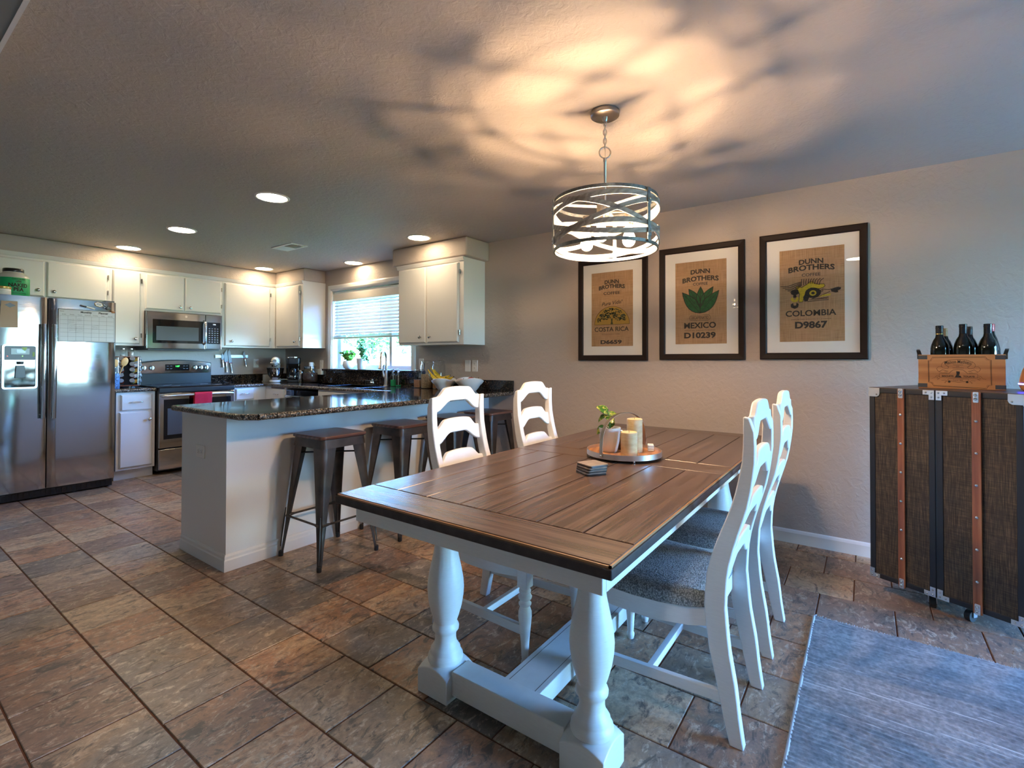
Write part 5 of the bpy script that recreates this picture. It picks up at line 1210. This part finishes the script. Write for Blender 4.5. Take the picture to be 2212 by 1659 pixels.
def ell(x, y, sx, sy, cut=True):
    a, b = .046, .022; L_ = [(0,0),(a,0),(a,b),(b,b),(b,a),(0,a)] if cut else [(0,0),(.05,0),(.05,.030),(.046,.040),(.036,.046),(0,.046)]
    o = G().prism([(x+sx*p, y+sy*q, .0005) for p, q in L_], (0,0,.003)).obj('corner_plate', M_alu, tk, bevel=.0008)
    g = G(); [g.ball((x+sx*p, y+sy*q, .0035), .005, 8, 5, (1,1,.6)) for p, q in (((.011,.011),(.033,.011),(.011,.033)) if cut else ((.036,.034),))]; g.obj('rivet', M_chrome, o, 60)
ell(0,TZ0,1,1); ell(hx-.003,TZ0,-1,1); ell(hx+.003,TZ0,1,1); ell(TWd,TZ0,-1,1); ell(0,TZ1,1,-1,False); ell(hx-.003,TZ1,-1,-1); ell(hx+.003,TZ1,1,-1); ell(TWd,TZ1,-1,-1,False)
G().box((TWd-.001,TZ1-.050,-.06),(TWd+.003,TZ1,0.003)).obj('corner_plate', M_alu, tk); G().box((-.003,TZ1-.045,-.05),(.001,TZ1,.003)).obj('corner_plate', M_alu, tk)
for x, z, tw_ in ((.235,-.085,.5), (.385,-.085,-.2), (.10,-.42,.3), (.52,-.42,.1)):
    R_ = Matrix.Translation((x,0,z)) @ Matrix.Rotation(tw_,4,'Y')
    c_ = G().add(*(lambda q: (q.v,q.f))(G().box((-.020,TZ0-.006,-.020),(.020,TZ0,.020)).box((-.017,.022,-.012),(-.014,TZ0-.006,.012)).box((.014,.022,-.012),(.017,TZ0-.006,.012)))).xf(R_).obj('caster', M_alu, tk)
    G().cyl((-.012,.026,.006),(.012,.026,.006),.026,n=20).xf(R_).obj('wheel', M_rubber, c_, 40)
TT = TZ1+.002
MT = tk.rotation_euler.to_matrix()
def on_trunk(x, z): return tp + MT @ Vector((x, TT+.0004, z))
# crate: its front is almost parallel to the trunk front
cw, chh, cdp = .322, .172, .220
cp = Vector((3.318, -.222, TT+.0004))
ck_ = thing('wine_crate', 'printed wooden wine crate with leather handles on the trunk', 'crate', tuple(cp)); CX_ = Vector((-.139,-.99,0)).normalized(); ck_.rotation_euler = basis(CX_, (0,0,1), CX_.cross(Vector((0,0,1)))).to_euler()
th = .011
G().box((0,0,-th),(cw,chh,0)).obj('front_board', M_crate, ck_, bevel=.0015); G().box((0,0,-cdp),(cw,chh,-cdp+th)).obj('back_board', M_crate, ck_, bevel=.0015)
for a in (0, cw-th): G().box((a,0,-cdp+th),(a+th,chh,-th)).obj('side_board', M_crates, ck_, bevel=.0015)
G().box((th,0,-cdp+th),(cw-th,.009,-th)).obj('bottom_board', M_crates, ck_)
for x in (0, cw):
    for y in (.004, chh-.024):
        s = 1 if x == 0 else -1
        G().box((x if s > 0 else x-.036, y, 0),(x+.036 if s > 0 else x, y+.020, .0012)).obj('corner_strap', M_dgrey, ck_)
        G().box((x-.0012 if s > 0 else x, y, -.026),(x if s > 0 else x+.0012, y+.020, .0012)).obj('corner_strap', M_black, ck_)
for x in (-.002, cw+.002):
    s = -1 if x < 0 else 1
    G().strap([(x,chh-.022,-.065),(x,chh+.004,-.066),(x+s*.004,chh+.020,-.078),(x+s*.006,chh+.028,-.102),(x+s*.004,chh+.020,-.126),(x,chh+.004,-.138),(x,chh-.022,-.139)], .014, .003, (1,0,0)).obj('leather_handle', M_black, ck_, 60)
# branding on the crate front
cx, r_ = .152, .0006
def cstroke(g, pts, r=r_): g.tube([(x,y,.0003) for x, y in pts], r, 4)
def P_(u, v): return (cw*(u-80)/1770.0, chh*(1400-v)/705.0)
g = G(); bd = [(300,820),(345,815),(385,750),(1470,740),(1500,790),(1575,810),(1585,1310),(1520,1320),(1485,1380),(410,1350),(370,1290),(305,1275)]
q = [P_(*p) for p in bd]; cstroke(g, q+q[:1], .0010)
q = [P_(u+(18 if u < 900 else -18), v+(14 if v < 1000 else -14)) for u, v in bd]; cstroke(g, q+q[:1], .0005); g.obj('print_border', M_print, ck_)
g = G()
def sym(pts, r=.0007):
    cstroke(g, [P_(u,v) for u, v in pts], r); cstroke(g, [P_(1850-u,v) for u, v in pts], r)
sym([(640,840),(590,880),(575,930),(600,965),(660,985),(715,980),(735,950),(710,935),(660,905),(640,850),(760,805),(925,795)]); sym([(690,905),(800,870),(925,865)]); sym([(600,945),(520,945),(475,985),(500,1030),(530,1050),(600,1010),(720,1040)]); sym([(530,1055),(600,1075),(700,1080),(690,1050),(640,1055)])
sym([(540,1170),(535,1090),(740,1085),(770,1050),(820,1015),(925,1000)]); sym([(540,1170),(925,1175)]); sym([(535,1120),(470,1140),(440,1180),(370,1195)]); sym([(540,1150),(500,1160),(480,1185),(540,1195),(490,1215)]); sym([(820,900),(850,910),(1020,910)] if False else [(820,905),(870,910),(925,908)], .0010); sym([(810,970),(870,965),(925,968)], .0010); cstroke(g, [P_(880,938),P_(950,938)], .0010)
sym([(580,1230),(650,1225),(700,1245),(650,1265),(655,1285)]); sym([(720,1195),(715,1225),(760,1240),(925,1262)]); sym([(925,1195),(830,1190),(720,1193)])
g.obj('print_scroll', M_print, ck_)
for u in (740, 1105): a = P_(u,1255); G().cyl((a[0],a[1],.0002),(a[0],a[1],.0008),.005,n=12).obj('print_rosette', M_print, ck_)
a = P_(925,1165); G().prism([(a[0]-.013,a[1],.0002),(a[0]+.013,a[1],.0002),(a[0]+.009,a[1]+.008,.0002),(a[0]+.003,a[1]+.010,.0002),(a[0]+.006,a[1]+.020,.0002),(a[0]+.006,a[1]+.030,.0002),(a[0]-.007,a[1]+.031,.0002),(a[0]-.006,a[1]+.016,.0002),(a[0]-.009,a[1]+.008,.0002)], (0,0,.0006)).obj('print_portrait', M_print, ck_)
def ctext(s, u0, u1, v, hh, bold=0.0, arch=0.0):
    a, b = P_(u0,v), P_(u1,v); return fit(s, a[0], b[0], a[1], hh, M_print, ck_, .0002, bold, arch=arch)
ctext('Maison Mathieu', 650, 1180, 865, .0165, .0008, .006); ctext('BISCUITS', 590, 830, 1140, .0085, .0035); ctext('TOUAYE', 1025, 1255, 1142, .0085, .0035); ctext('Depuis 1898', 820, 1020, 1225, .006, .0005)
MC = ck_.rotation_euler.to_matrix()
def bottle(label, x, z, top, shoulder, caps, capm, rneck=.0145, ridge=False, slope=.05, capl=.055):
    top += .030; t = thing('wine_bottle', label, 'bottle', tuple(cp + MC @ Vector((x, .0095, z))), group='wine bottles in the crate'); r = .0375; zs = top-shoulder
    t.rotation_euler = (0,0,0)
    G().lathe([(0,0),(r-.004,0),(r,.005),(r,zs-.03),(r*.985,zs-.012),(r*.90,zs+.006),(r*.70,zs+.006+slope*.45),(r*.48,zs+.006+slope*.75),(rneck,zs+slope+.012),(rneck-.001,top-.004),(0,top-.002)], 28).obj('glass_body', M_bottle, t, 50)
    g = G(); a = top-capl; P = [(rneck+.0006,a),(rneck+.0010,a+.001),(rneck+.0010,top-.016),(rneck+.0022,top-.015),(rneck+.0022,top-.011),(rneck+.0012,top-.010),(rneck+.0018,top-.002),(rneck,top),(0,top)]
    g.lathe(P, 20); g.obj('capsule', capm, t, 40)
    return t
M_capb = mat('capsule_black',(0.012,0.013,0.018),.25); M_capr = mat('capsule_red',(0.45,0.008,0.018),.35); M_capt = mat('capsule_tan',(0.40,0.24,0.10),.4); M_capd = mat('capsule_brown',(0.030,0.018,0.012),.4)
b1 = bottle('wine bottle with gold dotted neck, front left in the crate', .082, -.056, .283, .105, 0, M_capb)
G().lathe_open([(.0158,.268),(.0163,.2682),(.0163,.2715),(.0158,.2717)], 20).obj('gold_band', mat('gold_foil',(0.70,0.48,0.15),.25,1.0), b1); g = G()
for k in range(6):
    for q in range(10): a_ = 2*pi*(q+.5*(k%2))/10; g.ball((.0158*cos(a_),.0158*sin(a_),.275+.0040*k), .0011, 5, 4)
g.obj('gold_dot', mat('gold_foil2',(0.70,0.48,0.15),.25,1.0), b1)
bottle('wine bottle with tan capsule, behind the gold dotted one', .097, -.138, .272, .100, 0, M_capt, .0135)
bottle('black topped wine bottle in the middle front of the crate', .172, -.056, .287, .105, 0, M_capb)
bottle('dark brown topped wine bottle in the middle back', .192, -.138, .277, .100, 0, M_capd, .014)
bottle('black topped wine bottle at the front right of the crate', .262, -.056, .284, .105, 0, M_capb)
bottle('wine bottle with red screw cap at the back right', .271, -.138, .287, .115, 0, M_capr, .0155, slope=.075, capl=.045)
wl = thing('folded_napkin', 'white paper edge sticking up inside the crate', 'paper', tuple(cp + MC @ Vector((.155,.10,-.0145)))); wl.rotation_euler = ck_.rotation_euler; G().prism(rrect(-.022,-.08,.022,.0565,.006,0), (0,0,.002)).obj('sheet', M_whitem, wl)
dfp = on_trunk(.545, -.30)
df = thing('aroma_diffuser', 'wood grain aroma diffuser with blue light ring at right edge', 'diffuser', tuple(dfp))
G().lathe([(0,0),(.036,0),(.044,.006),(.050,.022),(.052,.030),(0,.030)], 32).obj('base', M_crates, df, 40); G().lathe([(.0515,.030),(.0535,.031),(.0535,.035),(.0515,.036),(0,.036)], 32).obj('light_ring', emit('blue_ring',(0.05,0.06,1.0),22), df, 40)
G().lathe([(.051,.036),(.048,.060),(.040,.095),(.028,.128),(.016,.146),(.010,.148),(.009,.140),(0,.140)], 32).obj('cover', M_crates, df, 50)
# ------------------------------------------------------------------ rug
rg_ = thing('area_rug', 'pale grey blue ribbed area rug with fringed ends at lower right', 'rug', (0,0,0))
rx0, rx1, ry0, ry1 = -1.15, 2.745, -1.62, .205
g = G(); nx, ny = 620, 40; r_ = random.Random(9); ph = [r_.uniform(0,6.28) for _ in range(12)]
def rugz(u, v):
    x = rx0+(rx1-rx0)*u; y = ry0+(ry1-ry0)*v
    w = .006*sin(3.1*y+ph[0]) + .004*sin(9*y+ph[1]+2*x) + .003*sin(23*y+5*x)
    rib = abs(sin(pi*(x+w)/.0215)); return (x, y, .007 + .0085*rib**.7*(.6+.4*sin(11*y+40*x+ph[2])*sin(5*x)))
g.grid(rugz, nx, ny); o = g.obj('pile', M_rug, rg_, 180)
G().box((rx0,ry0,.0008),(rx1,ry1,.008)).obj('backing', M_rugedge, rg_)
for y in (ry0, ry1): G().tube([(rx0,y,.0068),(rx1,y,.0068)], .006, 8).obj('binding', M_rugedge, rg_, 60)
g = G()
for i in range(420):
    y = ry0 + (ry1-ry0)*(i+.5)/420; a = r_.uniform(-.5,.5); L_ = r_.uniform(.010,.028) if r_.random() < .8 else .006
    if i > 408: L_ *= 1.4
    g.tube([(rx1-.004,y,.006),(rx1+L_*.5,y+a*.006,.007+r_.uniform(0,.004)),(rx1+L_,y+a*.014,.003)], [.0017,.0014,.0006], 4)
tag(g.obj('fringe', M_rugedge, rg_), kind='stuff'); G().box((rx1-.004,ry0,.001),(rx1+.006,ry1,.0075)).obj('end_hem', M_rugedge, rg_, bevel=.002)
# ------------------------------------------------------------------ counter tops: appliances and jars
M_mixw = mat('mixer_white', (0.74,0.71,0.66), .22)
mx = thing('stand_mixer', 'white stand mixer with steel bowl in the counter corner', 'mixer', (3.440, 6.290, CT), radians(-126))
g = G().prism(rrect(-.085,-.065,.165,.065,.06,0,8), (0,0,.034)); g.obj('base', M_mixw, mx, bevel=.010)
G().sweep([rrect(-.075,-.045,-.005,.045,.03,.03,5), rrect(-.072,-.040,-.018,.040,.026,.12,5), rrect(-.080,-.042,-.010,.042,.03,.20,5), rrect(-.085,-.045,.01,.045,.03,.24,5)]).obj('column', M_mixw, mx, 40)
rings = []
for k in range(11):
    f = k/10; x = -.105+.265*f; r = .056*(1-(2*f-1)**6*.55)*(1 if k not in (0,10) else .5); rings.append([(x, r*.92*cos(a), .275+r*1.0*sin(a)) for a in [2*pi*i/20 for i in range(20)]])
G().sweep(rings).obj('motor_head', M_mixw, mx, 50); G().lathe([(.0,.160),(.024,.160),(.024,.172),(0,.173)], 20, (0,0,.275), (1,0,0)).obj('attachment_hub', M_chrome, mx, 40)
g = G(); [g.tube([(x, .0535*cos(a), .262+.056*sin(a)) for a in (-.9,-.4,0.05)] , .003, 5) for x in ()]; G().box((-.09,-.0555,.246),(.145,.0555,.256)).obj('trim_band', M_chrome, mx, bevel=.002)
G().cyl((.085,0,.235),(.085,0,.20),.018,.014,16).obj('beater_shaft', M_chrome, mx, 40)
G().lathe([(0,.036),(.045,.036),(.048,.044),(.060,.060),(.088,.10),(.100,.155),(.104,.186),(.107,.190),(.103,.190),(.099,.155),(.086,.102),(.056,.064),(0,.060)], 36, (.085,0,0)).obj('bowl', M_ssz, mx, 50)
G().tube([(.085+.10,.03,.165),(.085+.13,.035,.16),(.085+.132,.035,.10),(.085+.085,.028,.092)][::1], .006, 8).obj('bowl_handle', M_chrome, mx, 50); G().ball((-.03,-.052,.215), .011, 10, 8).obj('speed_knob', M_black, mx, 60)
cf = thing('coffee_maker', 'black drip coffee maker beside the stand mixer', 'coffee maker', (3.585, 6.130, CT), radians(-118))
G().prism(rrect(-.10,-.085,.115,.085,.025,0,5), (0,0,.035)).obj('base', M_black, cf, bevel=.006); G().prism(rrect(-.10,-.085,-.015,.085,.025,.035,5), (0,0,.26)).obj('water_tank', M_gloss, cf, bevel=.006); G().prism(rrect(-.10,-.085,.10,.085,.035,.235,6), (0,0,.085)).obj('brew_head', M_black, cf, bevel=.010)
G().lathe([(.072,.318),(.078,.320),(.078,.330),(.070,.334),(0,.335)], 28, (.02,0,0)).obj('lid_ring', M_chrome, cf, 40); G().lathe([(0,.037),(.060,.037),(.072,.05),(.074,.10),(.062,.15),(.05,.175),(.052,.185),(0,.185)], 28, (.045,0,0)).obj('carafe', M_gloss, cf, 40)
G().tube([(.095,.0,.17),(.135,.0,.165),(.142,0,.12),(.118,0,.07)], .008, 8).obj('carafe_handle', M_black, cf, 50); G().lathe([(.0745,.060),(.0755,.062),(.0755,.085),(.0745,.087)], 28, (.045,0,0)).obj('steel_band', M_ssz, cf, 40)
bk = thing('recipe_tablet', 'dark flat stand with a pale card before the coffee maker', 'stand', (3.462, 6.180, CT), radians(-126)); G().box((-.05,-.07,0),(.05,.07,.012)).obj('base', M_black, bk, bevel=.003); G().obox((.0,0,.028), (.045,0,.014), (0,.065,0), (-.0008,0,.0025)).obj('card', mat('card_tan',(0.45,0.38,0.30),.5), bk); G().box((-.045,-.06,.012),(-.03,.06,.030)).obj('prop', M_black, bk)
cn = thing('steel_canister', 'narrow brushed steel canister beside the coffee maker', 'canister', (3.612, 6.005, CT)); G().lathe([(0,0),(.040,0),(.041,.004),(.041,.150),(.038,.158),(0,.160)], 28).obj('canister_body', M_ssz, cn, 40); G().lathe([(.0412,.128),(.0416,.129),(.0416,.1305),(.0412,.131)], 28).obj('lid_seam', M_dgrey, cn)
M_bean = mat('coffee_beans',(0.055,0.022,0.012),.5,var=(140,.7),bump=(120,.8,.006))
cj = thing('coffee_bean_jar', 'round glass jar of coffee beans by the steel canister', 'jar', (3.665, 5.868, CT)); G().lathe([(0,0),(.080,0),(.090,.012),(.093,.05),(.093,.13),(.086,.158),(.072,.172),(.070,.18),(0,.18)], 32).obj('jar_glass', M_jar, cj, 40); G().lathe([(0,.006),(.078,.006),(.087,.016),(.089,.05),(.089,.125),(.05,.132),(0,.135)], 28).obj('contents', M_bean, cj, 40); G().lathe([(.073,.178),(.078,.181),(.078,.205),(.073,.210),(.066,.211),(.064,.206),(0,.206)], 32).obj('lid', M_ssx, cj, 40)
wp = thing('creamer', 'small white pitcher standing on the coffee bean jar lid', 'pitcher', (3.672, 5.865, CT+.2062)); G().lathe([(0,0),(.026,0),(.028,.004),(.025,.03),(.027,.055),(.025,.055),(.022,.03),(0,.02)], 20).obj('pitcher_body', M_white, wp, 40); G().tube([(.025,0,.045),(.038,0,.045),(.040,0,.02),(.027,0,.012)], .003, 6).obj('handle', M_white, wp, 50)
bx = thing('butter_dish', 'low white covered dish behind the stand mixer', 'dish', (3.475, 6.580, CT), radians(0)); G().prism(rrect(-.06,-.04,.06,.04,.012,0), (0,0,.010)).obj('plate', M_white, bx, bevel=.003); G().prism(rrect(-.052,-.034,.052,.034,.012,.010), (0,0,.085)).obj('cover', M_white, bx, bevel=.008)
wb = thing('wall_shelf_box', 'low white box against the wall under the left window outlet', 'box', (3.742, 5.835, CT+.102)); G().box((-.02,-.115,0),(.024,.105,.070)).obj('box_body', M_plate, wb, bevel=.004); G().box((-.022,-.117,.066),(.025,.107,.074)).obj('lid', M_plate, wb, bevel=.002)
# soap bottles and sink tidy
def soapb(label, x, y, fill):
    t = thing('soap_bottle', label, 'bottle', (x, y, CT), group='clear soap bottles by the faucet')
    G().lathe([(0,0),(.029,0),(.031,.004),(.031,.110),(.026,.128),(.013,.142),(.0125,.155),(0,.155)], 24).obj('bottle_body', M_jar, t, 40)
    G().lathe([(0,.004),(.028,.004),(.0285,.008),(.0285,fill),(0,fill)], 22).obj('soap', mat('soap_green',(0.02,0.42,0.14),.25), t, 40)
    G().lathe([(.0145,.152),(.0145,.166),(.006,.168),(.0045,.185),(.010,.187),(.010,.196),(0,.197)], 16).obj('pump', M_chrome, t, 40); G().tube([(0,0,.191),(-.03,0,.190),(-.036,0,.184)], .004, 8).obj('spout', M_chrome, t, 50); G().cyl((0,0,.02),(0,0,.155),.0025,n=6).obj('dip_tube', M_white, t)
soapb('soap bottle half full of green soap, left by the faucet', 3.690, 4.290, .075); soapb('nearly empty clear soap bottle, right by the faucet', 3.690, 4.205, .018)
sc = thing('scrub_holder', 'dark wire sink tidy with round brush left of the faucet', 'sink tidy', (3.715, 4.690, CT)); g = G()
for k in range(9): g.cyl((-.03,-.05+k*.016,0),(-.03,-.05+k*.016,.055),.002,n=5)
g.tube([(-.03,-.055,.055),(-.03,.085,.055)], .003, 6); g.tube([(.03,-.055,.055),(.03,.085,.055)], .003, 6); g.box((-.032,-.055,0),(.032,.085,.004)); g.obj('wire_basket', M_black, sc); G().lathe([(0,0),(.028,.006),(.034,.022),(.026,.038),(.012,.050),(.010,.062),(0,.064)], 18, (-.005,-.02,.006)).obj('brush', M_chrome, sc, 50)
# plants on the window sill
def herb(label, y, pot_prof, leafm, n, spread, hgt, ls, seed, droop=0):
    t = thing('herb_pot', label, 'plant', (W+.010, y, 1.1012)); r = random.Random(seed)
    G().lathe(pot_prof, 28).obj('pot', M_white, t, 40); pt = max(p[1] for p in pot_prof); G().lathe([(0,pt-.012),(pot_prof[-3][0]*.9,pt-.012),(0,pt-.008)], 16).obj('soil', M_soil, t)
    g = G(); s = G()
    for i in range(14):
        a = r.uniform(0,6.28); q = spread*r.uniform(.3,1); tipz = pt+hgt*r.uniform(.5,1.0)
        if i < droop: tipz = pt - r.uniform(.01,.05); q = spread*1.05; a = -pi/2 + r.uniform(-.4,.4)
        P = [Vector((0,0,pt-.012)), Vector((q*.4*cos(a)*.8,q*.4*sin(a),pt+hgt*.45)), Vector((max(-.06,min(.05,q*cos(a)*.8)),q*sin(a),tipz))]; s.tube(P, [.0018,.0015,.001], 5)
        for k in range(n//14):
            f = r.uniform(.25,1.08); c = P[0]*(1-f)**2 + P[1]*2*f*(1-f) + P[2]*f*f + Vector((r.gauss(0,.010),r.gauss(0,.012),r.gauss(0,.010))); c.x = min(c.x, .045)
            d = Vector((r.gauss(0,1)-.3,r.gauss(0,1),r.gauss(0,.5)+.2)).normalized(); e_ = d.cross(Vector((r.gauss(0,.4),r.gauss(0,.4),1))).normalized(); k_ = ls*r.uniform(.6,1.2); up_ = d.cross(e_)*(.25*k_)
            g.add([c-d*k_*.5, c-d*k_*.1+e_*k_*.36+up_, c+d*k_*.3+e_*k_*.26+up_, c+d*k_*.6, c+d*k_*.3-e_*k_*.26+up_, c-d*k_*.1-e_*k_*.36+up_], [(0,1,2,3),(0,3,4,5)])
    s.obj('stem', M_stem, t); tag(g.obj('foliage', leafm, t), kind='stuff')
herb('bushy bright green basil in a round white pot on the sill', 5.250, [(0,0),(.035,0),(.060,.018),(.072,.050),(.068,.085),(.060,.104),(.056,.104),(.060,.08),(0,.07)], M_basil, 260, .10, .125, .058, 4)
herb('taller dark green herb in a tapered white pot on the sill', 4.995, [(0,0),(.044,0),(.046,.004),(.060,.128),(.061,.134),(.057,.134),(.052,.11),(0,.10)], M_herb, 620, .125, .215, .027, 6, 3)
# jars and fruit bowls at the right end of the counter
def cereal(label, x, y, r, h, fill, fm, lid=False, sq=False):
    t = thing('storage_jar', label, 'jar', (x, y, CT), group='glass dry food jars beside the fruit bowls')
    if sq:
        for nm, e_, a, b, mm in (('jar_glass',0,0,h*.86,M_jar),('contents',.004,.006,h*fill,fm)): G().prism(rrect(-r+e_,-r+e_,r-e_,r-e_,.008,a), (0,0,b-a)).obj(nm, mm, t, bevel=.002)
        G().lathe([(r*.92,h*.86),(r*.95,h*.87),(r*.95,h*.92),(0,h*.93)], 24).obj('lid', M_jar, t, 40)
    else:
        G().lathe([(0,0),(r*.94,0),(r,.008),(r,h*.80),(r*.86,h*.87),(r*.82,h*.90),(r*.86,h*.93),(0,h*.93)], 32).obj('jar_glass', M_jar, t, 40); G().lathe([(0,.006),(r*.90,.006),(r*.94,.014),(r*.94,h*fill),(0,h*fill+.004)], 28).obj('contents', fm, t, 40); G().lathe([(r*.88,h*.925),(r*.90,h*.935),(r*.90,h*.965),(r*.5,h*.985),(0,h)], 28).obj('lid', M_jar, t, 40)
    g = G(); R_ = r*.9; g.tube([(R_*cos(a),R_*sin(a),h*.925) for a in [2*pi*k/24 for k in range(24)]], .0022, 5, closed=True); g.tube([(-R_,0,h*.925),(-R_-.012,0,h*.88),(-R_-.010,0,h*.80),(-R_,0,h*.78)], .0022, 5); g.obj('wire_clasp', M_chrome, t, 50); return t
M_oat = mat('oats',(0.50,0.36,0.22),.9,var=(90,.45),bump=(110,.7,.005)); M_lent = mat('lentils',(0.48,0.24,0.12),.9,var=(160,.35))
cereal('square glass jar a third full of orange lentils', 3.660, 3.842, .046, .205, .42, M_lent, sq=True)
j2 = cereal('tall round glass jar of oats with a dark blue scoop', 3.650, 3.715, .066, .295, .50, M_oat)
G().tube([(-.012,.03,.262),(-.030,.020,.20),(-.034,.018,.178)], [.004,.005,.006], 8).obj('scoop_handle', mat('scoop_navy',(0.012,0.025,0.075),.35), j2, 50); G().ball((-.036,.016,.166), .023, 14, 8, (.8,1,1.1)).obj('scoop', mat('scoop_navy2',(0.012,0.025,0.075),.35), j2, 60)
cereal('round glass jar with a little grain, behind the banana bowl', 3.668, 3.565, .066, .295, .20, M_lent)
def bowl(label, x, y, r, h, rot):
    t = thing('fruit_bowl', label, 'bowl', (x, y, CT), rot); g = G(); rings = []
    def rad(q): return 1 + .10*cos(2*q)
    for f, z in ((.44,0),(.46,.002),(.60,.025),(.76,.06),(.90,h*.72),(1.0,h),(.98,h+.002),(.95,h-.002),(.84,h*.70),(.68,.06),(.50,.026),(.0,.016)):
        rings.append([(r*f*rad(q)*cos(q), r*f*rad(q)*sin(q), z*(1+.16*cos(2*q)*(z/h)**2)) for q in [2*pi*k/48 for k in range(48)]])
    g.sweep(rings[:-1]); g.obj('bowl_body', M_white, t, 50); return t
bowl('white wavy bowl holding bananas', 3.570, 3.395, .140, .100, .5); bowl('white wavy bowl holding apples, nearest the picture wall', 3.585, 3.080, .150, .108, .9)
M_ban = NM('banana_skin'); n = M_ban.noise(M_ban.coord((1,1,1), random=True), 55, 3); M_ban.set(base_color=M_ban.ramp(n, [(.36,(0.20,0.10,0.012)),(.43,(0.62,0.40,0.012)),(.7,(0.70,0.48,0.02))]), roughness=.5); M_ban = M_ban.m
M_btip = mat('banana_tip',(0.08,0.05,0.02),.7)
def banana(label, z0, off_, curve, lean):
    t = thing('banana', label, 'banana', (3.555, 3.40, CT), 0, 'bananas in the white bowl'); P = []
    for k in range(13):
        f = k/12; a = -.25+1.35*f; P.append(Vector((-.035+off_+lean*f, .120-.225*f, z0+.078*(1-sin(pi*min(1,f*.95)))*(1 if f < .5 else .45) + .018)))
    g = G().tube(P, [.007,.010,.015,.0175,.0185,.019,.019,.0185,.018,.0165,.013,.009,.006], 6); g.obj('skin', M_ban, t, 40); G().tube([P[0]+Vector((0,.02,.022)),P[0]+Vector((0,.008,.008)),P[0]], [.006,.0055,.007], 6).obj('stalk', M_ban, t, 40); G().tube([P[-1],P[-1]+(P[-1]-P[-2])*.5], [.006,.005], 6).obj('tip', M_btip, t)
banana('spotted banana lying highest in the left white bowl', .098, .012, 0, .012); banana('spotted banana in front in the left white bowl', .080, -.030, 0, -.008); banana('spotted banana at the back of the left white bowl', .082, .052, 0, .020)
def apple(label, x, y, z, r, col, name='apple'):
    t = thing(name, label, 'fruit' if name == 'apple' else 'onion', (x, y, CT+z), rnd.uniform(0,6), 'fruit in the right white bowl' if name == 'apple' else None)
    G().lathe([(0,-r*.80),(r*.30,-r*.88),(r*.70,-r*.66),(r*.97,-.1*r),(r,.2*r),(r*.86,.62*r),(r*.5,.86*r),(r*.2,.82*r),(0,.66*r)], 24).obj('skin', mat(name+'_skin', col, .3, var=(18,.4)), t, 60); G().tube([(0,0,.6*r),(.003,0,.85*r),(.008,0,1.15*r)], .0022, 6).obj('stalk', mat('stalk_brown',(0.10,0.06,0.03),.8), t)
apple('red apple highest in the right white bowl', 3.585, 3.060, .100, .036, (0.52,0.05,0.025)); apple('orange red apple at the left in the right bowl', 3.570, 3.150, .082, .034, (0.58,0.13,0.03)); apple('pale onion at the right in the right white bowl', 3.600, 2.980, .094, .034, (0.62,0.47,0.33), 'onion'); apple('dull red apple at the back of the right bowl', 3.650, 3.090, .084, .034, (0.45,0.10,0.04))
